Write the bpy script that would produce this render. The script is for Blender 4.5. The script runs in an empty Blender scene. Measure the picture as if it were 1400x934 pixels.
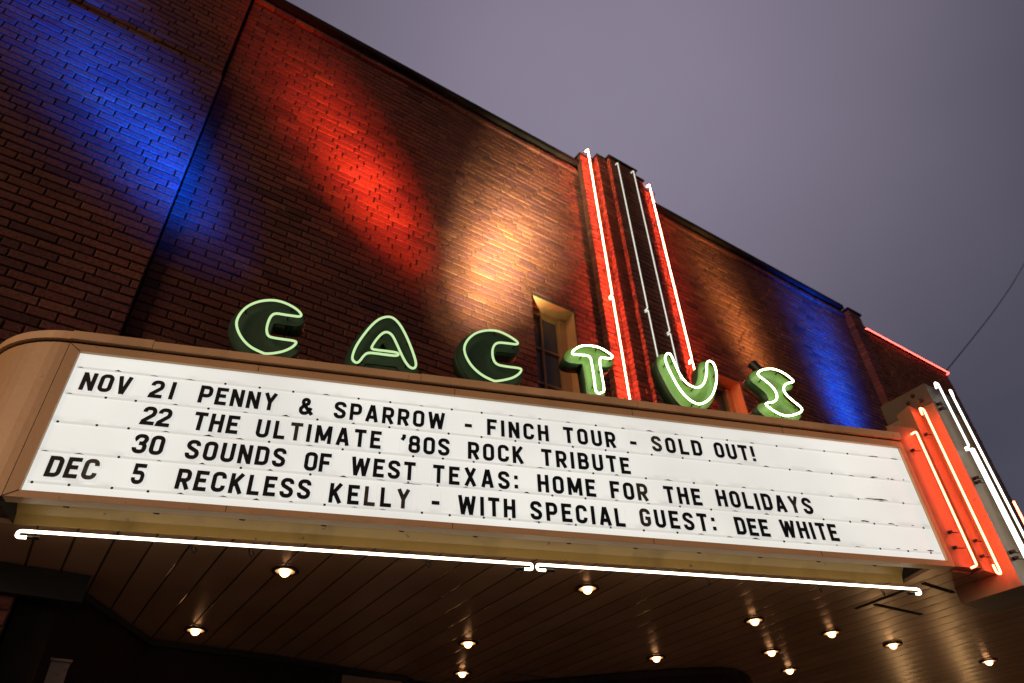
import bpy, bmesh, math, random
from mathutils import Vector, Matrix
random.seed(7)
sc = bpy.context.scene
col = sc.collection
EYE = 1.65                                  # camera height above the pavement

# ------------------------------------------------------------------ camera
cd = bpy.data.cameras.new('camera'); cam = bpy.data.objects.new('camera', cd); col.objects.link(cam)
ya, pi_, ro = math.radians(-35.0219), math.radians(38.5438), math.radians(-2.66998)
RM = Matrix.Rotation(ya, 3, 'Z') @ Matrix.Rotation(math.pi/2 + pi_, 3, 'X') @ Matrix.Rotation(ro, 3, 'Z')
cam.matrix_world = Matrix.Translation((0, 0, EYE)) @ RM.to_4x4()
cd.sensor_width = 36.0; cd.lens = 968.99/1400*36; cd.clip_start = 0.05; cd.clip_end = 3000
cd.dof.use_dof = True; cd.dof.focus_distance = 3.3; cd.dof.aperture_fstop = 2.4
sc.camera = cam

# ------------------------------------------------------------------ colour management, sky, street-side fill
vs = sc.view_settings
sc.display_settings.display_device = 'sRGB'
vs.view_transform = 'Standard'; vs.look = 'None'; vs.exposure = 0.0; vs.gamma = 1.0; vs.use_curve_mapping = False
sc.cycles.use_denoising = True
sc.cycles.max_bounces = 7; sc.cycles.diffuse_bounces = 4; sc.cycles.glossy_bounces = 4
sc.cycles.sample_clamp_indirect = 6.0
w = bpy.data.worlds.new('World'); sc.world = w; w.use_nodes = True
nt = w.node_tree; N = nt.nodes; Lk = nt.links
for n_ in list(N): N.remove(n_)
out = N.new('ShaderNodeOutputWorld'); bg = N.new('ShaderNodeBackground'); Lk.new(bg.outputs[0], out.inputs[0])
sky = N.new('ShaderNodeTexSky'); sky.sky_type = 'NISHITA'; sky.sun_disc = False
sky.sun_elevation = math.radians(17.0); sky.sun_rotation = math.radians(240)
tc = N.new('ShaderNodeTexCoord')
def ray(x, y):
    return (RM @ Vector(((x-700)/968.99, -(y-467)/968.99, -1.0))).normalized()
dot = N.new('ShaderNodeVectorMath'); dot.operation = 'DOT_PRODUCT'; dot.inputs[1].default_value = ray(820, 120)
nrm = N.new('ShaderNodeVectorMath'); nrm.operation = 'NORMALIZE'
Lk.new(tc.outputs['Generated'], nrm.inputs[0]); Lk.new(nrm.outputs[0], dot.inputs[0])
noi = N.new('ShaderNodeTexNoise'); noi.inputs['Scale'].default_value = 2.3; noi.inputs['Detail'].default_value = 4; noi.inputs['Roughness'].default_value = 0.5
Lk.new(nrm.outputs[0], noi.inputs['Vector'])
mr = N.new('ShaderNodeMapRange'); mr.interpolation_type = 'LINEAR'
mr.inputs['From Min'].default_value = 0.79; mr.inputs['From Max'].default_value = 1.0
Lk.new(dot.outputs['Value'], mr.inputs['Value'])
mul = N.new('ShaderNodeMath'); mul.operation = 'MULTIPLY_ADD'; mul.inputs[1].default_value = 0.34; mul.inputs[2].default_value = -0.17
Lk.new(noi.outputs['Fac'], mul.inputs[0])
add = N.new('ShaderNodeMath'); add.operation = 'ADD'; add.use_clamp = True
pw = N.new('ShaderNodeMath'); pw.operation = 'POWER'; pw.inputs[1].default_value = 1.7; Lk.new(mr.outputs[0], pw.inputs[0])
Lk.new(pw.outputs[0], add.inputs[0]); Lk.new(mul.outputs[0], add.inputs[1])
mix = N.new('ShaderNodeMix'); mix.data_type = 'RGBA'
mix.inputs[6].default_value = (0.052, 0.047, 0.068, 1); mix.inputs[7].default_value = (0.246, 0.213, 0.286, 1)
Lk.new(add.outputs[0], mix.inputs[0])
ad2 = N.new('ShaderNodeMix'); ad2.data_type = 'RGBA'; ad2.blend_type = 'ADD'; ad2.inputs[0].default_value = 0.004
Lk.new(mix.outputs[2], ad2.inputs[6]); Lk.new(sky.outputs[0], ad2.inputs[7])
Lk.new(ad2.outputs[2], bg.inputs['Color']); bg.inputs['Strength'].default_value = 1.0

sd = bpy.data.lights.new('street_side_fill', 'SUN'); so = bpy.data.objects.new('street_side_fill', sd); col.objects.link(so)
sd.energy = 1.35; sd.angle = math.radians(25); sd.color = (1.0, 0.62, 0.35)  # sun lamp standing in for warm street-side light, source unseen
so.rotation_euler = Vector((0.900, 0.375, -0.30)).to_track_quat('-Z', 'Y').to_euler()

# ------------------------------------------------------------------ helpers
def tag(o, label=None, cat=None, group=None, kind=None):
    if label: o['label'] = label
    if cat: o['category'] = cat
    if group: o['group'] = group
    if kind: o['kind'] = kind
    return o
def empty(name, loc, label=None, cat=None, group=None):
    o = bpy.data.objects.new(name, None); col.objects.link(o); o.location = loc; o.empty_display_size = 0.1
    return tag(o, label, cat, group)
def wloc(o):
    v = Vector((0, 0, 0))
    while o is not None:
        v += o.location; o = o.parent
    return v
class MB:
    def __init__(s): s.v = []; s.f = []; s.m = []; s.c = None; s.smooth = []
    def face(s, pts, mi=0, sm=False):
        i = len(s.v); s.v += [Vector(p) for p in pts]; s.f.append(tuple(range(i, i+len(pts)))); s.m.append(mi); s.smooth.append(sm)
    def hexa(s, p, mi=0):                    # 8 corners: bottom 4, top 4 (same order)
        i = len(s.v); s.v += [Vector(q) for q in p]
        for f in ((3,2,1,0),(4,5,6,7),(0,1,5,4),(1,2,6,5),(2,3,7,6),(3,0,4,7)):
            s.f.append(tuple(i+k for k in f)); s.m.append(mi); s.smooth.append(False)
    def box(s, x0, x1, y0, y1, z0, z1, mi=0):
        s.hexa([(x0,y0,z0),(x1,y0,z0),(x1,y1,z0),(x0,y1,z0),(x0,y0,z1),(x1,y0,z1),(x1,y1,z1),(x0,y1,z1)], mi)
    def prism(s, poly, z0, z1, mi=0):
        n = len(poly); i = len(s.v)
        s.v += [Vector((p[0],p[1],z0)) for p in poly] + [Vector((p[0],p[1],z1)) for p in poly]
        s.f += [tuple(i+k for k in range(n)), tuple(i+n+k for k in range(n))]; s.m += [mi]*2; s.smooth += [False]*2
        for k in range(n):
            j = (k+1) % n; s.f.append((i+k, i+j, i+n+j, i+n+k)); s.m.append(mi); s.smooth.append(False)
    def tube(s, pts, r, seg=10, closed=False, mi=0, cap=True):
        pts = [Vector(p) for p in pts]; n = len(pts); i0 = len(s.v); prev = None
        for k in range(n):
            a = pts[k-1] if (k > 0 or closed) else pts[k]; b = pts[(k+1) % n] if (k < n-1 or closed) else pts[k]
            t = (b-a).normalized()
            if prev is None:
                u = t.orthogonal().normalized()
            else:
                u = (prev - t*prev.dot(t)).normalized()
            prev = u; q = t.cross(u)
            for j in range(seg):
                an = 2*math.pi*j/seg; s.v.append(pts[k] + (u*math.cos(an) + q*math.sin(an))*r)
        m = n if closed else n-1
        if closed:                           # align the last ring to the first
            pass
        for k in range(m):
            ka = i0 + k*seg; kb = i0 + ((k+1) % n)*seg; sh = 0
            if closed and k == n-1:
                best = min(range(seg), key=lambda q_: (s.v[kb+q_]-s.v[ka]).length); sh = best
            for j in range(seg):
                s.f.append((ka+j, ka+(j+1) % seg, kb+(j+1+sh) % seg, kb+(j+sh) % seg)); s.m.append(mi); s.smooth.append(True)
        if not closed and cap:
            s.f.append(tuple(i0+j for j in range(seg))); s.f.append(tuple(i0+(n-1)*seg+j for j in range(seg))); s.m += [mi]*2; s.smooth += [False]*2
    def lathe(s, prof, c, axis=Vector((0,0,1)), seg=20, mi=0, sm=True):   # prof: (r, h) along axis
        c = Vector(c); axis = axis.normalized(); u = axis.orthogonal().normalized(); q = axis.cross(u); i0 = len(s.v)
        for r, h in prof:
            for j in range(seg):
                an = 2*math.pi*j/seg; s.v.append(c + axis*h + (u*math.cos(an)+q*math.sin(an))*r)
        for k in range(len(prof)-1):
            for j in range(seg):
                a = i0+k*seg; b = a+seg; s.f.append((a+j, a+(j+1) % seg, b+(j+1) % seg, b+j)); s.m.append(mi); s.smooth.append(sm)
    def build(s, name, mats, parent=None, loc=None, fix=True, split=False):
        if split:                            # every separate piece becomes an object of its own
            key = {}; par = list(range(len(s.v)))
            def find(a):
                while par[a] != a: par[a] = par[par[a]]; a = par[a]
                return a
            for i, v in enumerate(s.v):
                k = (round(v.x, 5), round(v.y, 5), round(v.z, 5))
                if k in key: par[find(i)] = find(key[k])
                else: key[k] = i
            for f in s.f:
                for q in f[1:]: par[find(q)] = find(f[0])
            grp = {}
            for fi, f in enumerate(s.f): grp.setdefault(find(f[0]), []).append(fi)
            o = None
            for fl in grp.values():
                t = MB(); mp = {}
                for fi in fl:
                    nf = []
                    for q in s.f[fi]:
                        if q not in mp: mp[q] = len(t.v); t.v.append(s.v[q])
                        nf.append(mp[q])
                    t.f.append(tuple(nf)); t.m.append(s.m[fi]); t.smooth.append(s.smooth[fi])
                if s.c: t.c = [s.c[q] for q in mp]
                o = t.build(name, mats, parent, loc, fix)
            return o
        me = bpy.data.meshes.new(name)
        base = Vector(loc) if loc is not None else (wloc(parent) if parent is not None else Vector((0,0,0)))
        off = base
        me.from_pydata([tuple(v-off) for v in s.v], [], s.f)
        if not isinstance(mats, (list, tuple)): mats = [mats]
        for m in mats: me.materials.append(m)
        for p, mi, sm in zip(me.polygons, s.m, s.smooth): p.material_index = mi; p.use_smooth = sm
        if s.c:
            at = me.color_attributes.new('bc', 'FLOAT_COLOR', 'POINT')
            for k, c in enumerate(s.c): at.data[k].color = c
        if fix:
            bm = bmesh.new(); bm.from_mesh(me); bmesh.ops.recalc_face_normals(bm, faces=bm.faces); bm.to_mesh(me); bm.free()
        o = bpy.data.objects.new(name, me); col.objects.link(o)
        if parent is not None:
            o.parent = parent; o.location = base - wloc(parent)
        else: o.location = base
        return o

# ------------------------------------------------------------------ materials
def mat(name, base=(0.5,0.5,0.5), rough=0.6, metal=0.0, emit=None, es=0.0, spec=0.5):
    m = bpy.data.materials.new(name); m.use_nodes = True
    b = m.node_tree.nodes['Principled BSDF']
    b.inputs['Base Color'].default_value = (*base, 1); b.inputs['Roughness'].default_value = rough
    b.inputs['Metallic'].default_value = metal; b.inputs['Specular IOR Level'].default_value = spec
    if emit: b.inputs['Emission Color'].default_value = (*emit, 1); b.inputs['Emission Strength'].default_value = es
    return m
def nodes(m): return m.node_tree.nodes, m.node_tree.links, m.node_tree.nodes['Principled BSDF']
def noise_col(m, c1, c2, scale=4, detail=6, rough=0.6, bump=0.0, bscale=None, lo=0.35, hi=0.65):
    n, l, b = nodes(m)
    t = n.new('ShaderNodeTexCoord'); x = n.new('ShaderNodeTexNoise'); x.inputs['Scale'].default_value = scale; x.inputs['Detail'].default_value = detail; x.inputs['Roughness'].default_value = rough
    l.new(t.outputs['Object'], x.inputs['Vector'])
    r = n.new('ShaderNodeValToRGB'); r.color_ramp.elements[0].position = lo; r.color_ramp.elements[1].position = hi
    r.color_ramp.elements[0].color = (*c1, 1); r.color_ramp.elements[1].color = (*c2, 1)
    l.new(x.outputs['Fac'], r.inputs['Fac']); l.new(r.outputs['Color'], b.inputs['Base Color'])
    if bump:
        y = n.new('ShaderNodeTexNoise'); y.inputs['Scale'].default_value = bscale or scale*8; y.inputs['Detail'].default_value = 4
        l.new(t.outputs['Object'], y.inputs['Vector'])
        p = n.new('ShaderNodeBump'); p.inputs['Strength'].default_value = bump; p.inputs['Distance'].default_value = 0.01
        l.new(y.outputs['Fac'], p.inputs['Height']); l.new(p.outputs['Normal'], b.inputs['Normal'])
    return m
def neon(name, rgb, s=1.0):
    m = bpy.data.materials.new(name); m.use_nodes = True; n = m.node_tree.nodes; l = m.node_tree.links
    for q in list(n): n.remove(q)
    o = n.new('ShaderNodeOutputMaterial'); e = n.new('ShaderNodeEmission'); e.inputs['Color'].default_value = (*rgb, 1); e.inputs['Strength'].default_value = s
    l.new(e.outputs[0], o.inputs[0]); return m
# brick: one colour per brick from the mesh, clay grain and soot on top
BRICK = mat('brick', rough=0.88, spec=0.25); n, l, b = nodes(BRICK)
at = n.new('ShaderNodeAttribute'); at.attribute_name = 'bc'
t = n.new('ShaderNodeTexCoord')
x1 = n.new('ShaderNodeTexNoise'); x1.inputs['Scale'].default_value = 55; x1.inputs['Detail'].default_value = 5; x1.inputs['Roughness'].default_value = 0.7
x2 = n.new('ShaderNodeTexNoise'); x2.inputs['Scale'].default_value = 0.9; x2.inputs['Detail'].default_value = 6
l.new(t.outputs['Object'], x1.inputs['Vector']); l.new(t.outputs['Object'], x2.inputs['Vector'])
r1 = n.new('ShaderNodeMapRange'); r1.inputs['From Min'].default_value = 0.3; r1.inputs['From Max'].default_value = 0.7; r1.inputs['To Min'].default_value = 0.45; r1.inputs['To Max'].default_value = 1.5
r2 = n.new('ShaderNodeMapRange'); r2.inputs['From Min'].default_value = 0.3; r2.inputs['From Max'].default_value = 0.7; r2.inputs['To Min'].default_value = 0.62; r2.inputs['To Max'].default_value = 1.2
l.new(x1.outputs['Fac'], r1.inputs['Value']); l.new(x2.outputs['Fac'], r2.inputs['Value'])
mm = n.new('ShaderNodeMath'); mm.operation = 'MULTIPLY'; l.new(r1.outputs[0], mm.inputs[0]); l.new(r2.outputs[0], mm.inputs[1])
vm = n.new('ShaderNodeVectorMath'); vm.operation = 'SCALE'; l.new(at.outputs['Color'], vm.inputs[0]); l.new(mm.outputs[0], vm.inputs['Scale'])
l.new(vm.outputs[0], b.inputs['Base Color'])
bp = n.new('ShaderNodeBump'); bp.inputs['Strength'].default_value = 0.4; bp.inputs['Distance'].default_value = 0.004
l.new(x1.outputs['Fac'], bp.inputs['Height']); l.new(bp.outputs['Normal'], b.inputs['Normal'])
MORTAR = noise_col(mat('mortar', rough=0.95, spec=0.1), (0.042,0.032,0.027), (0.075,0.058,0.048), scale=9, bump=0.5, bscale=120)
COPING = noise_col(mat('coping_metal', rough=0.9, spec=0.05), (0.010,0.009,0.009), (0.022,0.019,0.018), scale=3)
def painted(name, c1, c2, rough, spec=0.5, scale=2.2, bump=0.12, bscale=35, wear=0.42):
    m = noise_col(mat(name, rough=rough, spec=spec), c1, c2, scale=scale, bump=bump, bscale=bscale, lo=0.3, hi=0.72)
    n, l, b = nodes(m); src = b.inputs['Base Color'].links[0].from_socket
    t = n.new('ShaderNodeTexCoord'); mp = n.new('ShaderNodeMapping'); mp.inputs['Scale'].default_value = (5, 5, 1.6); l.new(t.outputs['Object'], mp.inputs['Vector'])
    a = n.new('ShaderNodeTexNoise'); a.inputs['Scale'].default_value = 1.0; a.inputs['Detail'].default_value = 5; l.new(mp.outputs[0], a.inputs['Vector'])
    ra = n.new('ShaderNodeMapRange'); ra.inputs['From Min'].default_value = 0.52; ra.inputs['From Max'].default_value = 0.75; ra.inputs['To Min'].default_value = 0.0; ra.inputs['To Max'].default_value = wear; l.new(a.outputs['Fac'], ra.inputs['Value'])
    c = n.new('ShaderNodeTexNoise'); c.inputs['Scale'].default_value = 26; c.inputs['Detail'].default_value = 3; l.new(t.outputs['Object'], c.inputs['Vector'])
    rc = n.new('ShaderNodeMapRange'); rc.inputs['From Min'].default_value = 0.70; rc.inputs['From Max'].default_value = 0.74; rc.inputs['To Max'].default_value = wear*1.4; l.new(c.outputs['Fac'], rc.inputs['Value'])
    mxm = n.new('ShaderNodeMath'); mxm.operation = 'MAXIMUM'; l.new(ra.outputs[0], mxm.inputs[0]); l.new(rc.outputs[0], mxm.inputs[1])
    mx = n.new('ShaderNodeMix'); mx.data_type = 'RGBA'; l.new(mxm.outputs[0], mx.inputs[0]); l.new(src, mx.inputs[6]); mx.inputs[7].default_value = (0.035, 0.020, 0.012, 1)
    l.new(mx.outputs[2], b.inputs['Base Color'])
    return m
TAN = painted('tan_painted_metal', (0.53,0.335,0.175), (0.63,0.40,0.215), 0.45, scale=1.3, wear=0.13)
TANCAP = painted('tan_cap_metal', (0.56,0.36,0.19), (0.72,0.47,0.26), 0.5, bump=0.25, bscale=14, wear=0.25)
CREAM = painted('cream_cove_paint', (0.40,0.265,0.085), (0.52,0.35,0.12), 0.36)
LIP_SHADE = painted('olive_lip_shade', (0.10,0.075,0.035), (0.15,0.11,0.05), 0.5)  # front lip of the cove, its shade put into the colour
FIN = painted('grey_fin_paint', (0.17,0.130,0.075), (0.23,0.175,0.10), 0.45)
FINBODY = painted('dark_grey_fin_paint', (0.060,0.052,0.037), (0.09,0.078,0.056), 0.5)
FINDK = painted('dark_fin_metal', (0.05,0.043,0.035), (0.09,0.08,0.065), 0.5)
DARK = mat('dark_gap', (0.012,0.011,0.010), 0.8)
BLACKMETAL = mat('black_hardware', (0.02,0.02,0.02), 0.45, 0.3)
PORCELAIN = mat('electrode_housing', (0.05,0.12,0.09), 0.4)
WOOD = painted('brown_window_paint', (0.36,0.19,0.08), (0.48,0.27,0.12), 0.5)
GLASS = mat('dark_pane', (0.10,0.085,0.085), 0.18, 0.0, spec=0.6)
GREEN = painted('lit_green_letter_face', (0.085,0.145,0.035), (0.135,0.205,0.055), 0.42, scale=9)  # lit copy, for faces behind bright tubes
GREENDK = painted('dark_green_can_and_dim_face', (0.010,0.030,0.012), (0.019,0.048,0.021), 0.5)  # cans, and a dimmer copy for faces with weak tubes, less light in the colour
CONC = noise_col(mat('concrete', rough=0.9), (0.22,0.205,0.185), (0.34,0.32,0.29), scale=1.6, bump=0.3, bscale=60)
ASPH = noise_col(mat('asphalt', rough=0.85), (0.035,0.035,0.037), (0.06,0.06,0.062), scale=5, bump=0.5, bscale=150)
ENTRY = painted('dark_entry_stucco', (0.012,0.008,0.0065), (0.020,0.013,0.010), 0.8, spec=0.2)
BOXM = painted('brown_metal_box', (0.20,0.13,0.10), (0.27,0.18,0.14), 0.5)
LETTER = mat('black_letter_plastic', (0.008,0.009,0.012), 0.45, spec=0.3)
WORN = noise_col(mat('worn_letter_plastic', rough=0.5), (0.012,0.011,0.010), (0.16,0.145,0.115), scale=22, lo=0.3, hi=0.9)
K_ = 2.95/3.3
PANEL = mat('lit_white_panel', (0.30,0.30,0.29), 0.35, spec=0.3); n, l, b = nodes(PANEL)
t = n.new('ShaderNodeTexCoord'); xx = n.new('ShaderNodeTexNoise'); xx.inputs['Scale'].default_value = 1.7; xx.inputs['Detail'].default_value = 3
l.new(t.outputs['Object'], xx.inputs['Vector'])
rr = n.new('ShaderNodeMapRange'); rr.inputs['From Min'].default_value = 0.3; rr.inputs['From Max'].default_value = 0.7; rr.inputs['To Min'].default_value = 0.66; rr.inputs['To Max'].default_value = 0.78
l.new(xx.outputs['Fac'], rr.inputs['Value']); gs = n.new('ShaderNodeSeparateXYZ'); l.new(t.outputs['Object'], gs.inputs[0])
g1 = n.new('ShaderNodeMath'); g1.operation = 'MULTIPLY_ADD'; g1.inputs[1].default_value = 1/0.1404; g1.inputs[2].default_value = -(2.196-1.475)*K_/0.1404 + 20.0; l.new(gs.outputs['Z'], g1.inputs[0])
g2 = n.new('ShaderNodeMath'); g2.operation = 'FRACT'; l.new(g1.outputs[0], g2.inputs[0])
g3 = n.new('ShaderNodeMapRange'); g3.inputs['From Min'].default_value = 0.0; g3.inputs['From Max'].default_value = 0.22; g3.inputs['To Min'].default_value = 1.0; g3.inputs['To Max'].default_value = 0.0; l.new(g2.outputs[0], g3.inputs['Value'])
gn = n.new('ShaderNodeTexNoise'); gn.inputs['Scale'].default_value = 11; gn.inputs['Detail'].default_value = 5; l.new(t.outputs['Object'], gn.inputs['Vector'])
g4 = n.new('ShaderNodeMapRange'); g4.inputs['From Min'].default_value = 0.45; g4.inputs['From Max'].default_value = 0.7; g4.inputs['To Max'].default_value = 0.22; l.new(gn.outputs['Fac'], g4.inputs['Value'])
g5 = n.new('ShaderNodeMath'); g5.operation = 'MULTIPLY'; l.new(g3.outputs[0], g5.inputs[0]); l.new(g4.outputs[0], g5.inputs[1])
g6 = n.new('ShaderNodeMath'); g6.operation = 'SUBTRACT'; l.new(rr.outputs[0], g6.inputs[0]); l.new(g5.outputs[0], g6.inputs[1])
l.new(g6.outputs[0], b.inputs['Emission Strength']); b.inputs['Emission Color'].default_value = (1.0, 1.0, 0.935, 1)
TRACK = mat('glowing_track', (0.30,0.30,0.29), 0.3, emit=(1,0.99,0.92), es=0.60)  # light of the board behind put in as the track's own glow
TILE = mat('glowing_tile_edge', (0.25,0.25,0.24), 0.4, emit=(1,0.99,0.93), es=0.52)  # same for the tile edges, glow a step dimmer than the board
RUST_SHADOW = mat('rust_and_shadow', (0.05,0.022,0.014), 0.9)
# soffit: painted boards running back to the doors, glossy paint, dark grooves
SOF = mat('soffit_boards', rough=0.29, spec=0.5); n, l, b = nodes(SOF)
t = n.new('ShaderNodeTexCoord'); sx = n.new('ShaderNodeSeparateXYZ'); l.new(t.outputs['Object'], sx.inputs[0])
m1 = n.new('ShaderNodeMath'); m1.operation = 'MULTIPLY'; m1.inputs[1].default_value = 1/0.148; l.new(sx.outputs['X'], m1.inputs[0])
m2 = n.new('ShaderNodeMath'); m2.operation = 'FRACT'; l.new(m1.outputs[0], m2.inputs[0])
m3 = n.new('ShaderNodeMath'); m3.operation = 'SUBTRACT'; m3.inputs[1].default_value = 0.5; l.new(m2.outputs[0], m3.inputs[0])
m4 = n.new('ShaderNodeMath'); m4.operation = 'ABSOLUTE'; l.new(m3.outputs[0], m4.inputs[0])
gr = n.new('ShaderNodeMapRange'); gr.inputs['From Min'].default_value = 0.455; gr.inputs['From Max'].default_value = 0.49; gr.inputs['To Min'].default_value = 0; gr.inputs['To Max'].default_value = 1
l.new(m4.outputs[0], gr.inputs['Value'])
fl = n.new('ShaderNodeMath'); fl.operation = 'FLOOR'; l.new(m1.outputs[0], fl.inputs[0])
wn = n.new('ShaderNodeTexWhiteNoise'); wn.noise_dimensions = '1D'; l.new(fl.outputs[0], wn.inputs['W'])
nz = n.new('ShaderNodeTexNoise'); nz.inputs['Scale'].default_value = 2.5; nz.inputs['Detail'].default_value = 6; l.new(t.outputs['Object'], nz.inputs['Vector'])
ad = n.new('ShaderNodeMath'); ad.operation = 'MULTIPLY_ADD'; ad.inputs[1].default_value = 0.35; l.new(wn.outputs['Value'], ad.inputs[0]); l.new(nz.outputs['Fac'], ad.inputs[2])
cr = n.new('ShaderNodeValToRGB'); cr.color_ramp.elements[0].position = 0.35; cr.color_ramp.elements[1].position = 0.95
cr.color_ramp.elements[0].color = (0.35,0.195,0.11,1); cr.color_ramp.elements[1].color = (0.50,0.305,0.185,1); l.new(ad.outputs[0], cr.inputs['Fac'])
mx = n.new('ShaderNodeMix'); mx.data_type = 'RGBA'; l.new(gr.outputs[0], mx.inputs[0]); l.new(cr.outputs['Color'], mx.inputs[6]); mx.inputs[7].default_value = (0.02,0.014,0.01,1)
l.new(mx.outputs[2], b.inputs['Base Color'])
hh = n.new('ShaderNodeMath'); hh.operation = 'MULTIPLY_ADD'; hh.inputs[1].default_value = -1.0; l.new(gr.outputs[0], hh.inputs[0])
sq = n.new('ShaderNodeMath'); sq.operation = 'POWER'; sq.inputs[1].default_value = 2.0; l.new(m4.outputs[0], sq.inputs[0])
s2 = n.new('ShaderNodeMath'); s2.operation = 'MULTIPLY_ADD'; s2.inputs[1].default_value = -1.1; l.new(sq.outputs[0], s2.inputs[0]); l.new(nz.outputs['Fac'], s2.inputs[2])
l.new(s2.outputs[0], hh.inputs[2])
bp = n.new('ShaderNodeBump'); bp.inputs['Strength'].default_value = 0.5; bp.inputs['Distance'].default_value = 0.010; l.new(hh.outputs[0], bp.inputs['Height']); l.new(bp.outputs['Normal'], b.inputs['Normal'])
# neon gas colours (radiance)
NEON_RED = neon('neon_red', (1.0, 0.115, 0.055), 170.0)
NEON_COPE = neon('neon_red_parapet', (1.0, 0.085, 0.062), 9.0)
NEON_RED_B = neon('neon_orange_red', (1.0, 0.070, 0.026), 40.0)
NEON_PALE = neon('neon_white_pilaster', (1.0, 0.95, 0.80), 1.0)
NEON_WHITE = neon('neon_white', (1.0, 0.86, 0.62), 6.5)
NEON_FIN = neon('neon_white_fin', (1.0, 0.93, 0.84), 3.4)
NEON_GREEN = neon('neon_green_bright', (0.72, 1.0, 0.50), 10.5)
NEON_GREEN_DIM = neon('neon_green_dim', (0.70, 1.0, 0.48), 0.85)
REFL = mat('glowing_lamp_reflector', (0.85,0.62,0.42), 0.35, emit=(1.0,0.45,0.18), es=0.6)  # glows by itself, the bulb's light on it put into the material
CASE = neon('poster_case_tube', (1.0, 0.56, 0.22), 13.0)
BULB = neon('lamp_bulb', (1.0, 0.45, 0.18), 9.0)

# ------------------------------------------------------------------ ground
g = MB(); g.face([(-400,-400,-0.16),(400,-400,-0.16),(400,400,-0.16),(-400,400,-0.16)]); tag(g.build('ground', ASPH), kind='structure')
g = MB(); g.box(-60,60,-2.4,6.5,-0.15,0.0); tag(g.build('pavement', CONC), kind='structure')
g = MB(); g.box(-60,60,-2.55,-2.4,-0.155,0.006); tag(g.build('kerb', CONC), kind='structure')

# ------------------------------------------------------------------ the brick theatre front
ZT = EYE
CX = 4.51                                    # axis of the building front
WY = 4.0
def bricks(mb, x0, x1, z0, z1, y, holes=(), depth=0.03, recess=0.010, hw=0.30, course=0.0677, jit=0.0016):
    """courses of single bricks with raked joints; y is the face, the street is towards -y"""
    if mb.c is None: mb.c = []
    k = 0; z = z0; below = []
    while z < z1 - 0.02:
        joints = []
        zt = min(z + course - 0.0098, z1)
        iv = [(x0, x1)]
        for (a, b_, c, d) in holes:
            if zt > c + 0.004 and z < d - 0.004:
                nv = []
                for (p, q) in iv:
                    if b_ <= p or a >= q: nv.append((p, q))
                    else:
                        if a - p > 0.02: nv.append((p, a))
                        if q - b_ > 0.02: nv.append((b_, q))
                iv = nv
        for (p, q) in iv:
            x = p; first = True
            while x < q - 0.012:
                if first and abs(p-x0) < 1e-6: L = 0.2 if k % 2 == 0 else 0.098
                elif first: L = random.choice((0.2, 0.15, 0.098))
                else: L = 0.098 if random.random() < 0.13 else 0.2 + random.uniform(-0.006, 0.006)
                first = False
                for tr_ in (0.0, 0.055, -0.055, 0.10):
                    if all(abs(x + L + tr_ - jb) > 0.034 for jb in below): L += tr_; break
                xe = min(x + L, q); joints.append(xe)
                if q - xe < 0.05: xe = q
                dy = random.gauss(0, jit); ta = random.gauss(0, 0.0008); tb = random.gauss(0, 0.0006)
                e = 0.004; i = len(mb.v); zz = z + random.uniform(-0.0012, 0.0012)
                F = [(x, zz), (xe-0.0090, zz), (xe-0.0090, zt), (x, zt)]
                yy = lambda a_, b2: y + dy + (ta if a_ == x else -ta) + (tb if b2 == zz else -tb)
                for (a_, b2) in F: mb.v.append(Vector((a_, y + depth, b2)))
                for (a_, b2) in F: mb.v.append(Vector((a_, yy(a_, b2) + e, b2)))
                for (a_, b2), sx_, sz_ in zip(F, (1,-1,-1,1), (1,1,-1,-1)): mb.v.append(Vector((a_ + sx_*e, yy(a_, b2), b2 + sz_*e)))
                for f in ((0,1,5,4),(1,2,6,5),(2,3,7,6),(3,0,4,7),(4,5,9,8),(5,6,10,9),(6,7,11,10),(7,4,8,11),(8,9,10,11)):
                    mb.f.append(tuple(i+q_ for q_ in f)); mb.m.append(0); mb.smooth.append(False)
                u = random.random(); v_ = random.random()
                base = (0.098+0.040*u, 0.033+0.016*u, 0.026+0.009*v_)
                if random.random() < 0.06: base = (base[0]*0.62, base[1]*0.66, base[2]*0.75)
                if random.random() < 0.08: base = (base[0]*1.25, base[1]*1.4, base[2]*1.3)
                mb.c += [(*base, 1)]*12
                x = xe
        z += course; k += 1; below = joints
def colpad(mb):
    if mb.c is None: mb.c = []
    while len(mb.c) < len(mb.v): mb.c.append((0.1,0.06,0.05,1))
def quads(mb, *a, **k):
    mb.box(*a, **k); colpad(mb)
bld = empty('theatre_building', (CX, WY, 0), 'dark brick theatre front washed with blue, red and amber light behind the sign', 'building')
TOP = 7.08 + ZT; BASE = 3.02
WL = (3.07, 3.575, 1.42+ZT, 4.585+ZT); WR = (2*CX-3.575, 2*CX-3.07, 1.42+ZT, 4.585+ZT)
mb = MB(); bricks(mb, -0.055, 9.10, BASE, TOP, WY, [WL, WR]); colpad(mb)
Hs = [WL, WR]
# mortar bed behind the bricks, with the window openings left open
def mortar(mb, x0, x1, z0, z1, y, th, holes=()):
    xs = sorted({x0, x1, *[h[0] for h in holes], *[h[1] for h in holes]}); 
    for a, b_ in zip(xs, xs[1:]):
        hz = [h for h in holes if h[0] <= a + 1e-6 and h[1] >= b_ - 1e-6]
        if not hz: mb.box(a, b_, y+0.0105, y+th, z0, z1, 1)
        else:
            h = hz[0]
            if h[2] > z0: mb.box(a, b_, y+0.0105, y+th, z0, h[2], 1)
            if h[3] < z1: mb.box(a, b_, y+0.0105, y+th, h[3], z1, 1)
    colpad(mb)
mortar(mb, -0.055, 9.10, BASE, TOP, WY, 0.34, Hs)
mb.build('brick_wall', [BRICK, MORTAR], bld, fix=False)
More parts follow.
